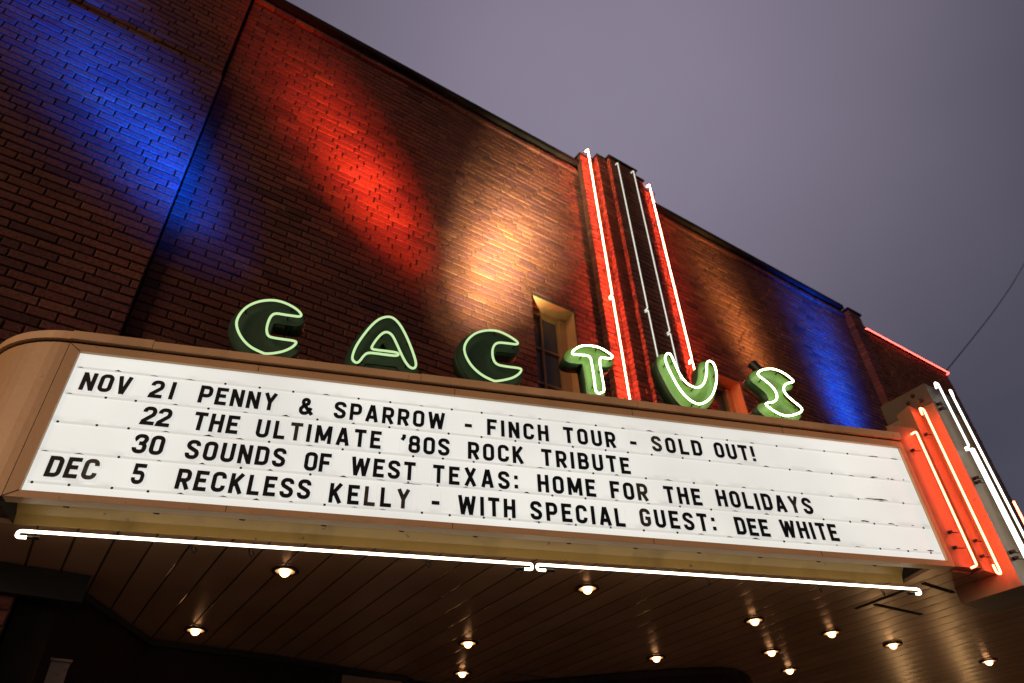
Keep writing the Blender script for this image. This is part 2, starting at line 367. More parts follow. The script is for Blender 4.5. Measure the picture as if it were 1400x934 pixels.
# left bay stands a little proud and runs to the ground, with a stepped ledge near the top
mb = MB(); bricks(mb, -3.2, -0.062, 0.0, 5.53+ZT, WY-0.07, depth=0.05); colpad(mb); mortar(mb, -3.2, -0.066, 0.0, 5.525+ZT, WY-0.07, 0.30)
mb.build('brick_bay', [BRICK, MORTAR], bld, fix=False)
mb = MB(); bricks(mb, -3.2, -0.075, 5.56+ZT, TOP, WY-0.025, depth=0.04); colpad(mb); mortar(mb, -3.2, -0.08, 5.535+ZT, TOP, WY-0.025, 0.30)
mb.build('brick_wall', [BRICK, MORTAR], bld, fix=False)
# right pier and right bay
mb = MB(); bricks(mb, 9.106, 9.40, BASE, 7.02+ZT, WY-0.10, depth=0.10); colpad(mb); mortar(mb, 9.11, 9.395, BASE, 7.015+ZT, WY-0.10, 0.32)
mb.build('brick_pier', [BRICK, MORTAR], bld, fix=False)
mb = MB(); bricks(mb, 9.406, 11.85, BASE, 6.86+ZT, WY-0.02); colpad(mb); mortar(mb, 9.41, 11.84, BASE, 6.855+ZT, WY-0.02, 0.34)
mb.build('brick_bay', [BRICK, MORTAR], bld, fix=False)
mb = MB(); mb.box(-0.10, -0.045, WY+0.04, WY+0.32, 3.0, TOP-0.01); mb.build('movement_joint', DARK, bld)
# stepped pilaster on the axis
mb = MB(); hs = ((0.612, 0.085, 7.24), (0.385, 0.15, 7.30), (0.225, 0.20, 7.34))
for (hw_, pr, zt) in hs:
    prev = 0.0
    bricks(mb, CX-hw_, CX+hw_, BASE, zt+ZT, WY-pr, depth=0.07); colpad(mb)
    mortar(mb, CX-hw_+0.008, CX+hw_-0.008, BASE, zt+ZT-0.01, WY-pr, pr-0.005)
mb.build('stepped_pilaster', [BRICK, MORTAR], bld, fix=False)
# coping and corbel courses
mb = MB()
mb.box(-3.25, CX-0.63, WY-0.055, WY+0.36, TOP+0.004, TOP+0.075); mb.box(CX+0.63, 9.10, WY-0.055, WY+0.36, TOP+0.004, TOP+0.075)
mb.box(9.08, 9.42, WY-0.12, WY+0.3, 7.024+ZT, 7.06+ZT); mb.box(9.425, 11.9, WY-0.05, WY+0.36, 6.864+ZT, 6.895+ZT)
for (hw_, pr, zt) in hs: mb.box(CX-hw_-0.012, CX+hw_+0.012, WY-pr-0.015, WY+0.2, zt+ZT+0.004, zt+ZT+0.03)
mb.build('coping', COPING, bld, split=True)
mb = MB()
for a, b_ in ((-0.05, CX-0.62), (CX+0.62, 9.09)):
    mb = MB(); bricks(mb, a, b_, 6.935+ZT, 7.0+ZT, WY-0.028, depth=0.026)
    colpad(mb); mb.build('corbel_course', [BRICK, MORTAR], bld, fix=False)
mb = MB(); mb.box(-3.2, 11.85, WY+0.36, 18, TOP-0.6, TOP-0.5); mb.box(-3.2, -3.1, WY+0.3, 18, 0, TOP-0.5); mb.box(11.75, 11.85, WY+0.36, 18, 0, 6.8+ZT)
mb.build('roof', COPING, bld, split=True)
for Wn in (WL, WR):
    f = MB(); x0, x1, z0, z1 = Wn; y = WY+0.20
    f.box(x0+0.002, x0+0.028, y-0.02, y+0.05, z0, z1-0.03); f.box(x1-0.085, x1-0.002, y-0.05, y+0.05, z0, z1-0.03)
    f.box(x0+0.03, x1-0.087, y-0.025, y+0.05, z1-0.06, z1-0.005)
    xa, xb = x0+0.03, x1-0.087; xm = (xa+xb)/2
    f.box(xm-0.014, xm+0.014, y-0.012, y+0.03, z0, z1-0.062)
    zz = z1-0.06
    for k in range(1, 9):
        zr = zz - 0.40*k
        if zr > z0+0.05:
            f.box(xa+0.001, xm-0.015, y-0.010, y+0.03, zr-0.012, zr+0.012); f.box(xm+0.015, xb-0.001, y-0.010, y+0.03, zr-0.012, zr+0.012)
    fo = f.build('window', WOOD, bld)
    h = MB(); h.face([(x0+0.003, WY+0.012, z1-0.003), (x1-0.003, WY+0.012, z1-0.003), (x1-0.003, y, z1-0.006), (x0+0.003, y, z1-0.006)])
    h.face([(x1-0.003, WY+0.012, z0), (x1-0.003, WY+0.012, z1-0.004), (x1-0.003, y-0.05, z1-0.004), (x1-0.003, y-0.05, z0)])
    h.build('window_reveal', WOOD, fo)
    p = MB(); p.box(xa, xb, y+0.012, y+0.02, z0, z1-0.06); p.build('pane', GLASS, fo)
    bk = MB(); bk.box(x0-0.1, x1+0.1, WY+0.55, WY+0.6, z0-0.1, z1+0.1); bk.build('window_blind', BOXM, fo)

# ------------------------------------------------------------------ marquee coordinates
K = 2.95/3.3
PHI = math.radians(-18.5177)
nv = Vector((-math.sin(PHI), math.cos(PHI), 0)); tv = Vector((math.cos(PHI), math.sin(PHI), 0))
def SP(u, v, o=0.0):                          # u along the left face, v up, o back from the face
    p = nv*(3.3+o) + tv*u; return Vector((p.x*K, p.y*K, v*K + EYE))
def MP(x, y, z): return Vector((x*K, y*K, z*K + EYE))
def mir(p): return Vector((2*CX - p[0], p[1], p[2]))
def signbox(mb, u0, u1, v0, v1, o0, o1, mi=0, m=False):
    P = [SP(u0,v0,o0),SP(u1,v0,o0),SP(u1,v0,o1),SP(u0,v0,o1),SP(u0,v1,o0),SP(u1,v1,o0),SP(u1,v1,o1),SP(u0,v1,o1)]
    if m: P = [mir(p) for p in P]
    mb.hexa(P, mi)
mq = empty('marquee', (CX, 3.0, SP(0,1.475)[2]), 'wedge shaped theatre marquee with lit white message board and tan metal frame', 'marquee')
UL, UR = -1.370, 3.645                        # frame ends on the face
PL, PR, PB, PT = -1.314, 3.612, 1.512, 2.284  # white board
FB, FT = 1.478, 2.328
# rounded end in plan (unscaled)
S0 = nv*3.3 + tv*UL
def curve_plan(off=0.0, n_=14):
    R = 0.45; th0 = math.radians(161.48); pts = []
    for k in range(n_+1):
        th = th0 + (math.pi/2 - th0)*k/n_
        x = S0.x + R*(math.sin(th0)-math.sin(th)); y = S0.y + R*(math.cos(th) - math.cos(th0))
        nx, ny = -math.sin(th), math.cos(th)   # left normal of travel: towards outside/back -> use right side
        pts.append((x + ny*0 - (-nx)*0, y, th))
    out = []
    for x, y, th in pts:
        # outward is the side away from the arc centre
        out.append((x - math.sin(math.pi - th)*0 + off*(-math.cos(th+math.pi/2)*-1), y + off*(math.sin(th+math.pi/2))))
    yend = (WY-0.075)/K
    out.append((out[-1][0], yend)); return out
def outline(off=0.0):                         # left half: from the nose end of the face to the wall, unscaled plan points
    # offset outward by off
    a = nv*(3.3-off) + tv*UR; b_ = nv*(3.3-off) + tv*UL
    pts = [(a.x, a.y), (b_.x, b_.y)]
    R = 0.45 + off; th0 = math.radians(161.48)
    for k in range(1, 15):
        th = th0 + (math.pi/2 - th0)*k/14
        pts.append((b_.x + R*(math.sin(th0)-math.sin(th)), b_.y + R*(math.cos(th)-math.cos(th0))))
    pts.append((pts[-1][0], (WY-0.076)/K)); return pts
for m in (False, True):
    T = mir if m else (lambda p: p)
    # frame strips round the board
    f = MB()
    signbox(f, UL, PL, FB, FT, -0.012, 0.05, m=m); signbox(f, PR, UR, FB, FT, -0.012, 0.05, m=m)
    signbox(f, PL+0.001, PR-0.001, PT, FT, -0.012, 0.05, m=m); signbox(f, PL+0.001, PR-0.001, FB, PB, -0.012, 0.05, m=m)
    for (a, b_) in (((PL, PB), (UL, FB)), ((PL, PT), (UL, FT))):   # mitre joints
        d = Vector((b_[0]-a[0], b_[1]-a[1])).normalized(); q = Vector((-d.y, d.x))*0.0018
        f.face([T(SP(a[0]+q.x, a[1]+q.y, -0.0135)), T(SP(b_[0]+q.x, b_[1]+q.y, -0.0135)), T(SP(b_[0]-q.x, b_[1]-q.y, -0.0135)), T(SP(a[0]-q.x, a[1]-q.y, -0.0135))], 1)
    signbox(f, UL-0.004, UL-0.0005, FB, FT, -0.010, 0.04, 1, m)
    f.build('frame', [TAN, DARK], mq, split=True)
    # sheet metal round the end
    s = MB(); o0 = outline(0.010)[1:]
    for (a, b_) in zip(o0, o0[1:]):
        s.face([T(MP(*a, FB)), T(MP(*b_, FB)), T(MP(*b_, FT)), T(MP(*a, FT))], 0, True)
    bm_o = s.build('rounded_end', TAN, mq)
    # cap rim on top: lip stands proud over a recess, its shadow put in as dark colour
    def rim(mb, off0, off1, z0, z1, mi=0):
        A = outline(off0); B = outline(off1)
        for k in range(len(A)-1):
            a, b_, c, d = A[k], A[k+1], B[k+1], B[k]
            mb.hexa([T(MP(*q, z0)) for q in (a, b_, c, d)] + [T(MP(*q, z1)) for q in (a, b_, c, d)], mi)
    c = MB(); rim(c, 0.030, -0.10, 2.340, 2.388)
    for q in (7, 6, 5, 4, 3, 2, 1, 0): c.v[q] = c.v[q]          # the straight run follows as separate lengths
    c.v = c.v[8:]; c.f = [tuple(k_-8 for k_ in f_) for f_ in c.f[6:]]; c.m = c.m[6:]; c.smooth = c.smooth[6:]
    co = c.build('cap_rim', TANCAP, mq)
    cuts = (UL, -0.985, 0.42, 1.745, UR); dz = (0.004, -0.003, 0.0015, -0.001)
    for ca, cb_, dz_ in zip(cuts, cuts[1:], dz):
        c = MB(); signbox(c, ca+0.0012, cb_-0.0012, 2.340+dz_*0.3, 2.388+dz_, -0.030-abs(dz_), 0.10, m=m); c.build('cap_rim', TANCAP, mq)
    c = MB(); rim(c, 0.006, -0.08, 2.326, 2.341); c.build('cap_shadow_gap', DARK, co)
q = MB()
for u in (-0.45, 0.62, 1.71, 2.74):
    for (v0, v1) in ((PT, FT), (FB, PB)): signbox(q, u-0.0012, u+0.0012, v0+0.001, v1-0.001, -0.0132, -0.0115)
q.build('frame_seam', DARK, mq, split=True)
q = MB()
for u in [(-1.25+0.27*k) for k in range(19)]:
    q.lathe([(0.0001,0.002),(0.0032,0.0016),(0.0045,0)], SP(u, FT-0.012, -0.0122), -nv, 8)
    if u < 3.5: q.lathe([(0.0001,0.002),(0.0032,0.0016),(0.0045,0)], SP(u+0.1, FB+0.011, -0.0122), -nv, 8)
q.build('frame_rivet', TAN, mq, split=True)
# roof deck of the canopy
def deck(z, off, name, m, th=0.012):
    pts = outline(off); L = [MP(*p, z) for p in pts]; R_ = [mir(p) for p in reversed(L)]
    P = L[::-1]; P = P + []
    poly = [(p.x, p.y) for p in L[::-1]] + [(p.x, p.y) for p in [mir(q) for q in L]]
    mb = MB(); mb.prism(poly, L[0].z, L[0].z + th*K); return mb.build(name, m, mq)
deck(2.352, -0.05, 'canopy_deck', COPING)
# the lit boards
for m in (False, True):
    T = mir if m else (lambda p: p)
    p = MB(); signbox(p, PL-0.002, PR+0.002, PB-0.002, PT+0.002, 0.008, 0.02, m=m)
    pn = p.build('message_board', PANEL, mq)
    if m: continue
    tr = MB(); sr = MB(); sc_ = MB(); cl_ = MB()
    rows = (2.196, 2.036, 1.877, 1.720, 1.561)
    for ri, v in enumerate(rows):
        signbox(tr, PL+0.012, PR-0.012, v-0.0065, v+0.0065, 0.003, 0.0078)
        u = PL+0.03; k = 0
        while u < PR-0.05:
            vv = v + random.uniform(-0.004, 0.0); a = random.random()
            if a < 0.55: sc_.lathe([(0.0001,0.0012),(0.0055,0.001),(0.006,-0.001)], SP(u, vv, 0.0022), -nv, 8)
            else:                                            # flat dark tent, a small shadow painted over the track
                w_ = random.uniform(0.012, 0.030); h_ = random.uniform(0.004, 0.010)
                cl_.face([SP(u-w_, vv, 0.0018), SP(u+w_, vv-0.001, 0.0018), SP(u+w_*0.4, vv+h_*0.55, 0.0018), SP(u, vv+h_, 0.0018), SP(u-w_*0.5, vv+h_*0.5, 0.0018)])
            u += random.uniform(0.135, 0.205) if v != 2.196 else 0.172
    # rust along the tracks towards the nose
    for (u0, v, L_, h_) in ((3.19,1.884,0.175,0.012),(3.36,2.196,0.06,0.010),(3.52,2.194,0.05,0.008),(3.30,2.041,0.05,0.009),(3.10,1.728,0.06,0.012),(3.29,1.726,0.05,0.009),(3.50,1.572,0.05,0.010),(3.40,1.570,0.03,0.008),(3.28,1.569,0.03,0.007),(1.54,1.727,0.0,0.0),(0.36,1.712,0.10,0.006),(3.46,1.727,0.02,0.006),(3.42,2.04,0.015,0.01),(3.54,2.042,0.012,0.012),(1.05,1.558,0.05,0.006),(1.22,1.557,0.045,0.006)):
        if L_ == 0: continue
        k = 7; up = []; dn = []
        for i in range(k+1):
            e_ = math.sin(math.pi*i/k)**0.5 if 0 < i < k else 0.15
            up.append(SP(u0+L_*i/k, v+h_*0.6*e_*random.uniform(0.4,1), 0.0012)); dn.append(SP(u0+L_*i/k, v-h_*0.5*e_*random.uniform(0.2,1), 0.0012))
        sr.face(up + dn[::-1])
    tr.build('letter_track', TRACK, mq, split=True)
    sr.build('rust_streak', RUST_SHADOW, mq, split=True)
    sc_.build('track_screw', RUST_SHADOW, mq, split=True); cl_.build('track_tent_shadow', RUST_SHADOW, mq, split=True)

# cove strip along the bottom, then the boarded soffit
def soff_line(off):
    a = nv*(3.3+off) + tv*3.70; b_ = nv*(3.3+off) + tv*(-1.42); return a, b_
SZ = 1.478
prof = [(0.048, FB+0.002), (0.052, 1.500), (0.066, 1.540), (0.10, 1.572), (0.15, 1.588), (0.20, 1.583), (0.245, 1.562), (0.278, 1.525), (0.290, SZ)]
for m in (False,):
    T = mir if m else (lambda p: p)
    c = MB()
    for (o1, z1), (o2, z2) in zip(prof, prof[1:]):
        c.face([T(SP(-1.40, z1, o1)), T(SP(3.52, z1, o1)), T(SP(3.52, z2, o2)), T(SP(-1.40, z2, o2))], 2 if o1 < 0.06 else 0, True)
    c.face([T(SP(-1.40, z, o)) for o, z in prof], 1); c.face([T(SP(3.52, z, o)) for o, z in prof], 1)
    c.build('cove', [CREAM, DARK, LIP_SHADE], mq)
# soffit polygon from the cove back to the entrance
a, b_ = nv*(3.3+0.290)+tv*3.52, nv*(3.3+0.290)+tv*(-1.40)
e_ = outline(-0.02)[3:]
Lp = [MP(a.x, a.y, SZ), MP(b_.x, b_.y, SZ)] + [MP(*q, SZ) for q in e_ if q[1] > b_.y+0.02] 
Lp.append(Vector((Lp[-1].x, 5.3, Lp[-1].z)))
poly = [(p.x, p.y) for p in Lp[::-1]] + [(mir(p).x, mir(p).y) for p in Lp]
# small front piece of the nose underside
noseL = [MP(*(lambda q: (q.x, q.y))(nv*3.35 + tv*3.52), SZ), MP(*(lambda q: (q.x, q.y))(nv*3.35+tv*3.66), SZ), MP(4.86, 1.95, SZ)]
qa, qb = nv*3.352+tv*3.52, nv*3.352+tv*(-1.40)
Rp = [mir(MP(qa.x, qa.y, SZ)), mir(MP(qb.x, qb.y, SZ))] + [mir(p) for p in Lp[2:]]
poly = [(p.x, p.y) for p in Lp[::-1]] + [(p.x, p.y) for p in noseL] + [(mir(p).x, mir(p).y) for p in noseL[::-1]] + [(p.x, p.y) for p in Rp]
sf = MB(); sf.prism(poly, Lp[0].z, Lp[0].z + 0.02); sfo = sf.build('soffit', SOF, mq)
# dark board joint lines of the access panel near the nose
j = MB()
def onsoffit(x, y):
    d_ = ray(x, y); q_ = d_*((SZ-0.004)*K/d_.z); return Vector((q_.x, q_.y, q_.z + EYE))
for A, B in (((1170,833),(1247,804)), ((1196,827),(1260,841)), ((1262,798),(1304,811))):
    A = onsoffit(*A); B = onsoffit(*B); d = (B-A).normalized(); q = Vector((-d.y, d.x, 0))*0.012
    j.hexa([A-q, B-q, B+q, A+q, A-q+Vector((0,0,0.006)), B-q+Vector((0,0,0.006)), B+q+Vector((0,0,0.006)), A+q+Vector((0,0,0.006))])
j.build('access_panel_trim', DARK, mq, split=True)
# inner fascia where canopy meets the brick at the left end
fa = MB(); x_ = Lp[-2].x
fa.box(x_-0.03, 0.2, WY-0.10, WY-0.073, 1.29+EYE-0.10, Lp[0].z-0.004); fa.build('canopy_fascia', DARK, mq)

# white neon tube along the bottom edge in two lengths
def straight(A, B, n_=2): return [A.lerp(B, k/n_) for k in range(n_+1)]
def hook(A, B, side, r=0.02, end=True):      # tube A->B with a U bend at the ends; side is the direction of the returns
    return
def rounded(pts, r=0.012, n_=4):
    out_ = [Vector(pts[0])]
    for k in range(1, len(pts)-1):
        p0, p1, p2 = Vector(pts[k-1]), Vector(pts[k]), Vector(pts[k+1]); a_ = (p0-p1); c_ = (p2-p1)
        rr_ = min(r, a_.length*0.45, c_.length*0.45); s_ = p1 + a_.normalized()*rr_; e2 = p1 + c_.normalized()*rr_
        for i in range(n_+1):
            q = i/n_; out_.append(s_*(1-q)**2 + p1*2*q*(1-q) + e2*q*q)
    out_.append(Vector(pts[-1])); return out_
for m in (False,):
    T = mir if m else (lambda p: p)
    for (ua, ub) in ((-1.325, 1.085), (1.112, 3.512)):
        o, z, dz = 0.185, 1.405, -0.030
        pts = [SP(ua+0.045, z+dz, o-0.004), SP(ua, z+dz, o-0.004), SP(ua, z, o), SP(ub, z, o), SP(ub, z+dz, o-0.004), SP(ub-0.045, z+dz, o-0.004)]
        tb = MB(); tb.tube([T(p) for p in rounded(pts, 0.013)], 0.0064, 10)
        to = tb.build('neon_tube', NEON_WHITE, mq)
        hb = MB()
        for uu, sg in ((ua+0.045, 1), (ub-0.045, -1)):
            hb.tube([T(SP(uu, z+dz, o-0.004)), T(SP(uu+sg*0.05, z+dz, o-0.004))], 0.0075, 8)
        u = ua + 0.16
        while u < ub - 0.05:                  # glass stand-offs up to the cove
            hb.tube([T(SP(u, 1.510, o-0.055)), T(SP(u, 1.57, o-0.055))], 0.0045, 6); hb.tube([T(SP(u-0.002, 1.512, o-0.055)), T(SP(u+0.022, 1.512, o-0.05))], 0.0045, 6)
            hb.lathe([(0.0001,0),(0.011,0),(0.011,0.012),(0.0001,0.012)], T(SP(u, 1.585, o-0.055)), Vector((0,0,-1)), 10)
            u += 0.385
        hb.build('tube_support', BLACKMETAL, to, split=True)

# hardware under the frame: screws and small hooks
h = MB()
for k in range(22):
    u = -1.15 + k*0.215 + random.uniform(-0.03, 0.03)
    h.lathe([(0.0001,0),(0.008,0),(0.006,0.008),(0.0001,0.009)], SP(u, 1.545, 0.072), Vector((0,0,-1)), 8)
for u in (-0.62, -0.35, 0.55, 1.06, 2.2, 2.95, 3.4):
    A = SP(u, SZ, 0.36)
    pts = [A + Vector((0,0,0.0)), A + Vector((0.004,0,-0.035)), A + Vector((0.018,0,-0.05)), A + Vector((0.026,0,-0.035)), A+Vector((0.016,0,-0.024))]
    h.tube(pts, 0.0028, 6)
h.build('soffit_hook', BLACKMETAL, mq, split=True)

# ------------------------------------------------------------------ stepped nose of the marquee
FX, FY = 4.85, 1.796
for m in (False, True):
    T = mir if m else (lambda p: p)
    def pr_(poly, z0, z1, mb, mi=0):
        n_ = len(poly); A = [T(MP(*p, z0)) for p in poly]; B = [T(MP(*p, z1)) for p in poly]
        mb.face(A, mi); mb.face(B, mi)
        for k in range(n_): mb.face([A[k], A[(k+1) % n_], B[(k+1) % n_], B[k]], mi)
    b1 = MB(); pr_([(4.500,1.970),(4.690,1.906),(4.72,2.01),(4.545,2.08)], 1.484, 2.461, b1); bo = b1.build('nose_band', FIN, mq)
    b2 = MB(); pr_([(4.694,1.897),(4.848,1.897),(4.848,2.02),(4.742,2.02)], 1.470, 2.645, b2); bo2 = b2.build('nose_band', FIN, mq)
    tb = MB(); A, B = T(MP(4.602,1.885,2.40)), T(MP(4.602,1.885,1.478))
    back = T(MP(4.61,1.925,2.40))-A
    tb.tube(rounded([A+back, A, B, B+back], 0.012), 0.0054, 10); tb.build('neon_tube', NEON_RED_B, bo)
    tb = MB(); A, B = T(MP(4.772,1.845,2.61)), T(MP(4.772,1.845,1.442)); sd_ = T(MP(4.728,1.850,0)) - T(MP(4.772,1.845,0))
    tb.tube(rounded([A+sd_+Vector((0,0,-0.05)), A+sd_, A, B, B+sd_, B+sd_+Vector((0,0,0.045))], 0.024), 0.0056, 10); tb.build('neon_tube', NEON_RED_B, bo2)
    hd = MB()
    for (x, y, z) in ((4.565,1.948,2.27),(4.575,1.944,1.70),(4.56,1.95,1.60),(4.742,1.896,2.42),(4.742,1.896,1.66),(4.735,1.896,1.56)):
        hd.lathe([(0.0001,0),(0.010,0),(0.008,0.02),(0.0001,0.022)], T(MP(x,y,z)), Vector((-0.3,-1,0)), 8)
        hd.tube([T(MP(x,y,z)), T(MP(x+0.03,y-0.045,z-0.012))], 0.003, 6)
    hd.build('tube_support', BLACKMETAL, bo2, split=True)
XR = 2*CX/K - FX
fn = MB(); P = lambda x, y, z: MP(x, y, z)
def mbox(mb, x0, x1, y0, y1, z0, z1, mi=0):
    mb.hexa([MP(x0,y0,z0),MP(x1,y0,z0),MP(x1,y1,z0),MP(x0,y1,z0),MP(x0,y0,z1),MP(x1,y0,z1),MP(x1,y1,z1),MP(x0,y1,z1)], mi)
mbox(fn, FX, XR, FY, 2.17, 1.372, 2.668); fno = fn.build('nose_fin', FIN, mq)
fc = MB(); mbox(fc, FX-0.004, XR+0.004, FY-0.004, 2.15, 2.670, 2.828); fc.build('fin_cap', FINBODY, fno)
fe = MB()
mbox(fe, XR-0.055, XR+0.002, FY-0.022, FY-0.005, 1.40, 2.80); fe.build('fin_edge_strip', FINDK, fno)
hd = MB()
for z in (2.66, 2.62, 2.08, 2.05, 1.58, 1.54):
    hd.lathe([(0.0001,0),(0.011,0),(0.009,0.03),(0.0001,0.032)], MP(4.895, FY-0.002, z), Vector((0,-1,0)), 8)
    hd.tube([MP(4.895,FY,z), MP(4.93,FY-0.05,z-0.01)], 0.0032, 6)
for (x, y, z) in ((FX-0.006,1.90,2.78),(FX-0.006,1.95,2.745),(FX-0.006,1.86,2.715)):
    hd.lathe([(0.0001,0),(0.012,0),(0.012,0.012),(0.0001,0.012)], MP(x,y,z), Vector((-1,0,0)), 8)
hd.build('tube_support', BLACKMETAL, fno, split=True)
for (x, z0, z1, hk) in ((4.915, 2.30, 2.815, 1), (4.915, 1.42, 2.285, 0), (5.065, 1.42, 2.815, -1), (4.965, 1.42, 2.30, 0)):
    tb = MB(); y = FY-0.060
    pts = [MP(x, y, z0), MP(x, y, z1)]
    if hk: pts = [MP(x, y+0.03, z0), MP(x, y, z0), MP(x, y, z1), MP(x-0.035*hk, y+0.004, z1), MP(x-0.035*hk, y+0.01, z1-0.05)]
    else: pts = [MP(x, y+0.03, z0), MP(x, y, z0), MP(x, y, z1), MP(x, y+0.03, z1)]
    tb.tube(rounded(pts, 0.018), 0.0058, 10); tb.build('neon_tube', NEON_FIN, fno)
# far wing glow tube, second hairpin past the nose
tb = MB()
for q in (0,):
    pts = [MP(5.80,1.945,1.50), MP(5.80,1.945,2.20), MP(5.86,1.965,2.205), MP(5.86,1.965,1.50)]
    tb.tube(rounded(pts, 0.03), 0.0065, 10)
wing = MB(); mbx = [(5.60,1.985),(5.98,2.11),(5.96,2.20),(5.58,2.09)]
A = [MP(*p, 1.484) for p in mbx]; B = [MP(*p, 2.40) for p in mbx]
wing.face(A); wing.face(B)
for k in range(4): wing.face([A[k], A[(k+1)%4], B[(k+1)%4], B[k]])
wo = wing.build('nose_band', FIN, mq); tb.build('neon_tube', NEON_RED_B, wo)

# ------------------------------------------------------------------ neon channel letters on the cap
LET = dict(
C=[(-0.463,2.479),(-0.535,2.509),(-0.596,2.571),(-0.636,2.65),(-0.637,2.712),(-0.614,2.781),(-0.576,2.827),(-0.525,2.86),(-0.461,2.876),(-0.402,2.867),(-0.35,2.844),(-0.312,2.818),(-0.291,2.789),(-0.301,2.774),(-0.339,2.774),(-0.387,2.774),(-0.44,2.777),(-0.461,2.751),(-0.469,2.699),(-0.468,2.642),(-0.452,2.602),(-0.428,2.594),(-0.368,2.592),(-0.312,2.592),(-0.288,2.584),(-0.305,2.547),(-0.345,2.51),(-0.396,2.486),(-0.444,2.474)],
A=[(0.076,2.505),(0.059,2.487),(0.033,2.505),(0.03,2.541),(0.042,2.605),(0.069,2.679),(0.111,2.77),(0.155,2.838),(0.204,2.87),(0.245,2.868),(0.289,2.822),(0.33,2.743),(0.365,2.658),(0.394,2.574),(0.404,2.526),(0.393,2.5),(0.368,2.502),(0.341,2.535),(0.314,2.586),(0.278,2.669),(0.249,2.729),(0.223,2.748),(0.198,2.744),(0.171,2.709),(0.145,2.653),(0.13,2.607),(0.155,2.601),(0.223,2.603),(0.293,2.602),(0.294,2.577),(0.225,2.575),(0.157,2.576),(0.113,2.573),(0.092,2.544)],
C2=[(0.87,2.483),(0.807,2.509),(0.749,2.558),(0.711,2.618),(0.691,2.681),(0.695,2.731),(0.72,2.785),(0.765,2.837),(0.832,2.871),(0.904,2.881),(0.965,2.859),(1.016,2.829),(1.044,2.802),(1.03,2.787),(0.973,2.788),(0.902,2.784),(0.875,2.742),(0.869,2.686),(0.878,2.632),(0.902,2.606),(0.957,2.602),(1.037,2.603),(1.057,2.594),(1.035,2.554),(0.984,2.514),(0.889,2.48)],
T=[(1.528,2.478),(1.583,2.497),(1.592,2.529),(1.588,2.625),(1.585,2.776),(1.629,2.776),(1.667,2.776),(1.689,2.799),(1.657,2.826),(1.606,2.857),(1.552,2.864),(1.485,2.857),(1.439,2.829),(1.403,2.791),(1.401,2.772),(1.433,2.771),(1.526,2.779),(1.529,2.716),(1.533,2.605)],
U=[(2.232,2.491),(2.168,2.53),(2.124,2.599),(2.094,2.692),(2.071,2.778),(2.065,2.845),(2.086,2.886),(2.112,2.893),(2.125,2.855),(2.134,2.799),(2.15,2.728),(2.177,2.666),(2.219,2.632),(2.267,2.63),(2.308,2.658),(2.342,2.718),(2.365,2.789),(2.378,2.855),(2.404,2.878),(2.432,2.863),(2.439,2.806),(2.426,2.73),(2.396,2.648),(2.347,2.565),(2.291,2.517)],
S=[(2.89,2.488),(2.836,2.497),(2.784,2.527),(2.748,2.56),(2.758,2.578),(2.812,2.588),(2.855,2.624),(2.865,2.676),(2.844,2.729),(2.803,2.769),(2.757,2.808),(2.77,2.837),(2.821,2.867),(2.891,2.884),(2.952,2.873),(2.997,2.844),(3.038,2.804),(3.027,2.785),(2.98,2.772),(2.944,2.744),(2.928,2.707),(2.937,2.669),(2.971,2.629),(3.012,2.59),(3.03,2.565),(3.009,2.535),(2.942,2.505)])
def area(p): return sum(p[k][0]*p[(k+1) % len(p)][1] - p[(k+1) % len(p)][0]*p[k][1] for k in range(len(p)))/2
def offset2(p, d):
    s_ = 1 if area(p) > 0 else -1; o = []; n_ = len(p)
    for k in range(n_):
        a_, b2, c_ = Vector(p[k-1]), Vector(p[k]), Vector(p[(k+1) % n_])
        t1 = (b2-a_).normalized(); t2 = (c_-b2).normalized(); n1 = Vector((t1.y, -t1.x))*s_; n2 = Vector((t2.y, -t2.x))*s_
        q = (n1+n2); q = q.normalized() if q.length > 1e-4 else n1
        o.append(b2 + q*d/max(0.5, q.dot(n1)))
    return [(q.x, q.y) for q in o]
def smooth_path(p, it=2, closed=True):
    for _ in range(it):
        q = []
        n_ = len(p)
        for k in range(n_ if closed else n_-1):
            a_, b2 = p[k], p[(k+1) % n_]
            q += [(a_[0]*0.75+b2[0]*0.25, a_[1]*0.75+b2[1]*0.25), (a_[0]*0.25+b2[0]*0.75, a_[1]*0.25+b2[1]*0.75)]
        p = q
    return p
def filled(outer, holes, o0, o1, name, m, parent):
    """flat outline in the sign plane given real thickness from o0 (front) to o1 (back)"""
    cu = bpy.data.curves.new('tmp', 'CURVE'); cu.dimensions = '2D'; cu.fill_mode = 'NONE'
    cu.fill_mode = 'BOTH'; cu.extrude = (o1-o0)/2
    for loop in [outer] + list(holes):
        sp = cu.splines.new('POLY'); sp.points.add(len(loop)-1); sp.use_cyclic_u = True
        for k, q in enumerate(loop): sp.points[k].co = (q[0], q[1], 0, 1)
    to = bpy.data.objects.new('tmp', cu); col.objects.link(to)
    dg = bpy.context.evaluated_depsgraph_get(); me = bpy.data.meshes.new_from_object(to.evaluated_get(dg)); 
    bpy.data.objects.remove(to); bpy.data.curves.remove(cu)
    base = wloc(parent)
    for v in me.vertices:
        u_, v_, w_ = v.co; v.co = SP(u_, v_, (o0+o1)/2 - w_) - base
    me.name = name; me.materials.clear(); me.materials.append(m)
    bm = bmesh.new(); bm.from_mesh(me); bmesh.ops.remove_doubles(bm, verts=bm.verts, dist=1e-5); bmesh.ops.recalc_face_normals(bm, faces=bm.faces); bm.to_mesh(me); bm.free()
    o = bpy.data.objects.new(name, me); col.objects.link(o); o.parent = parent; return o
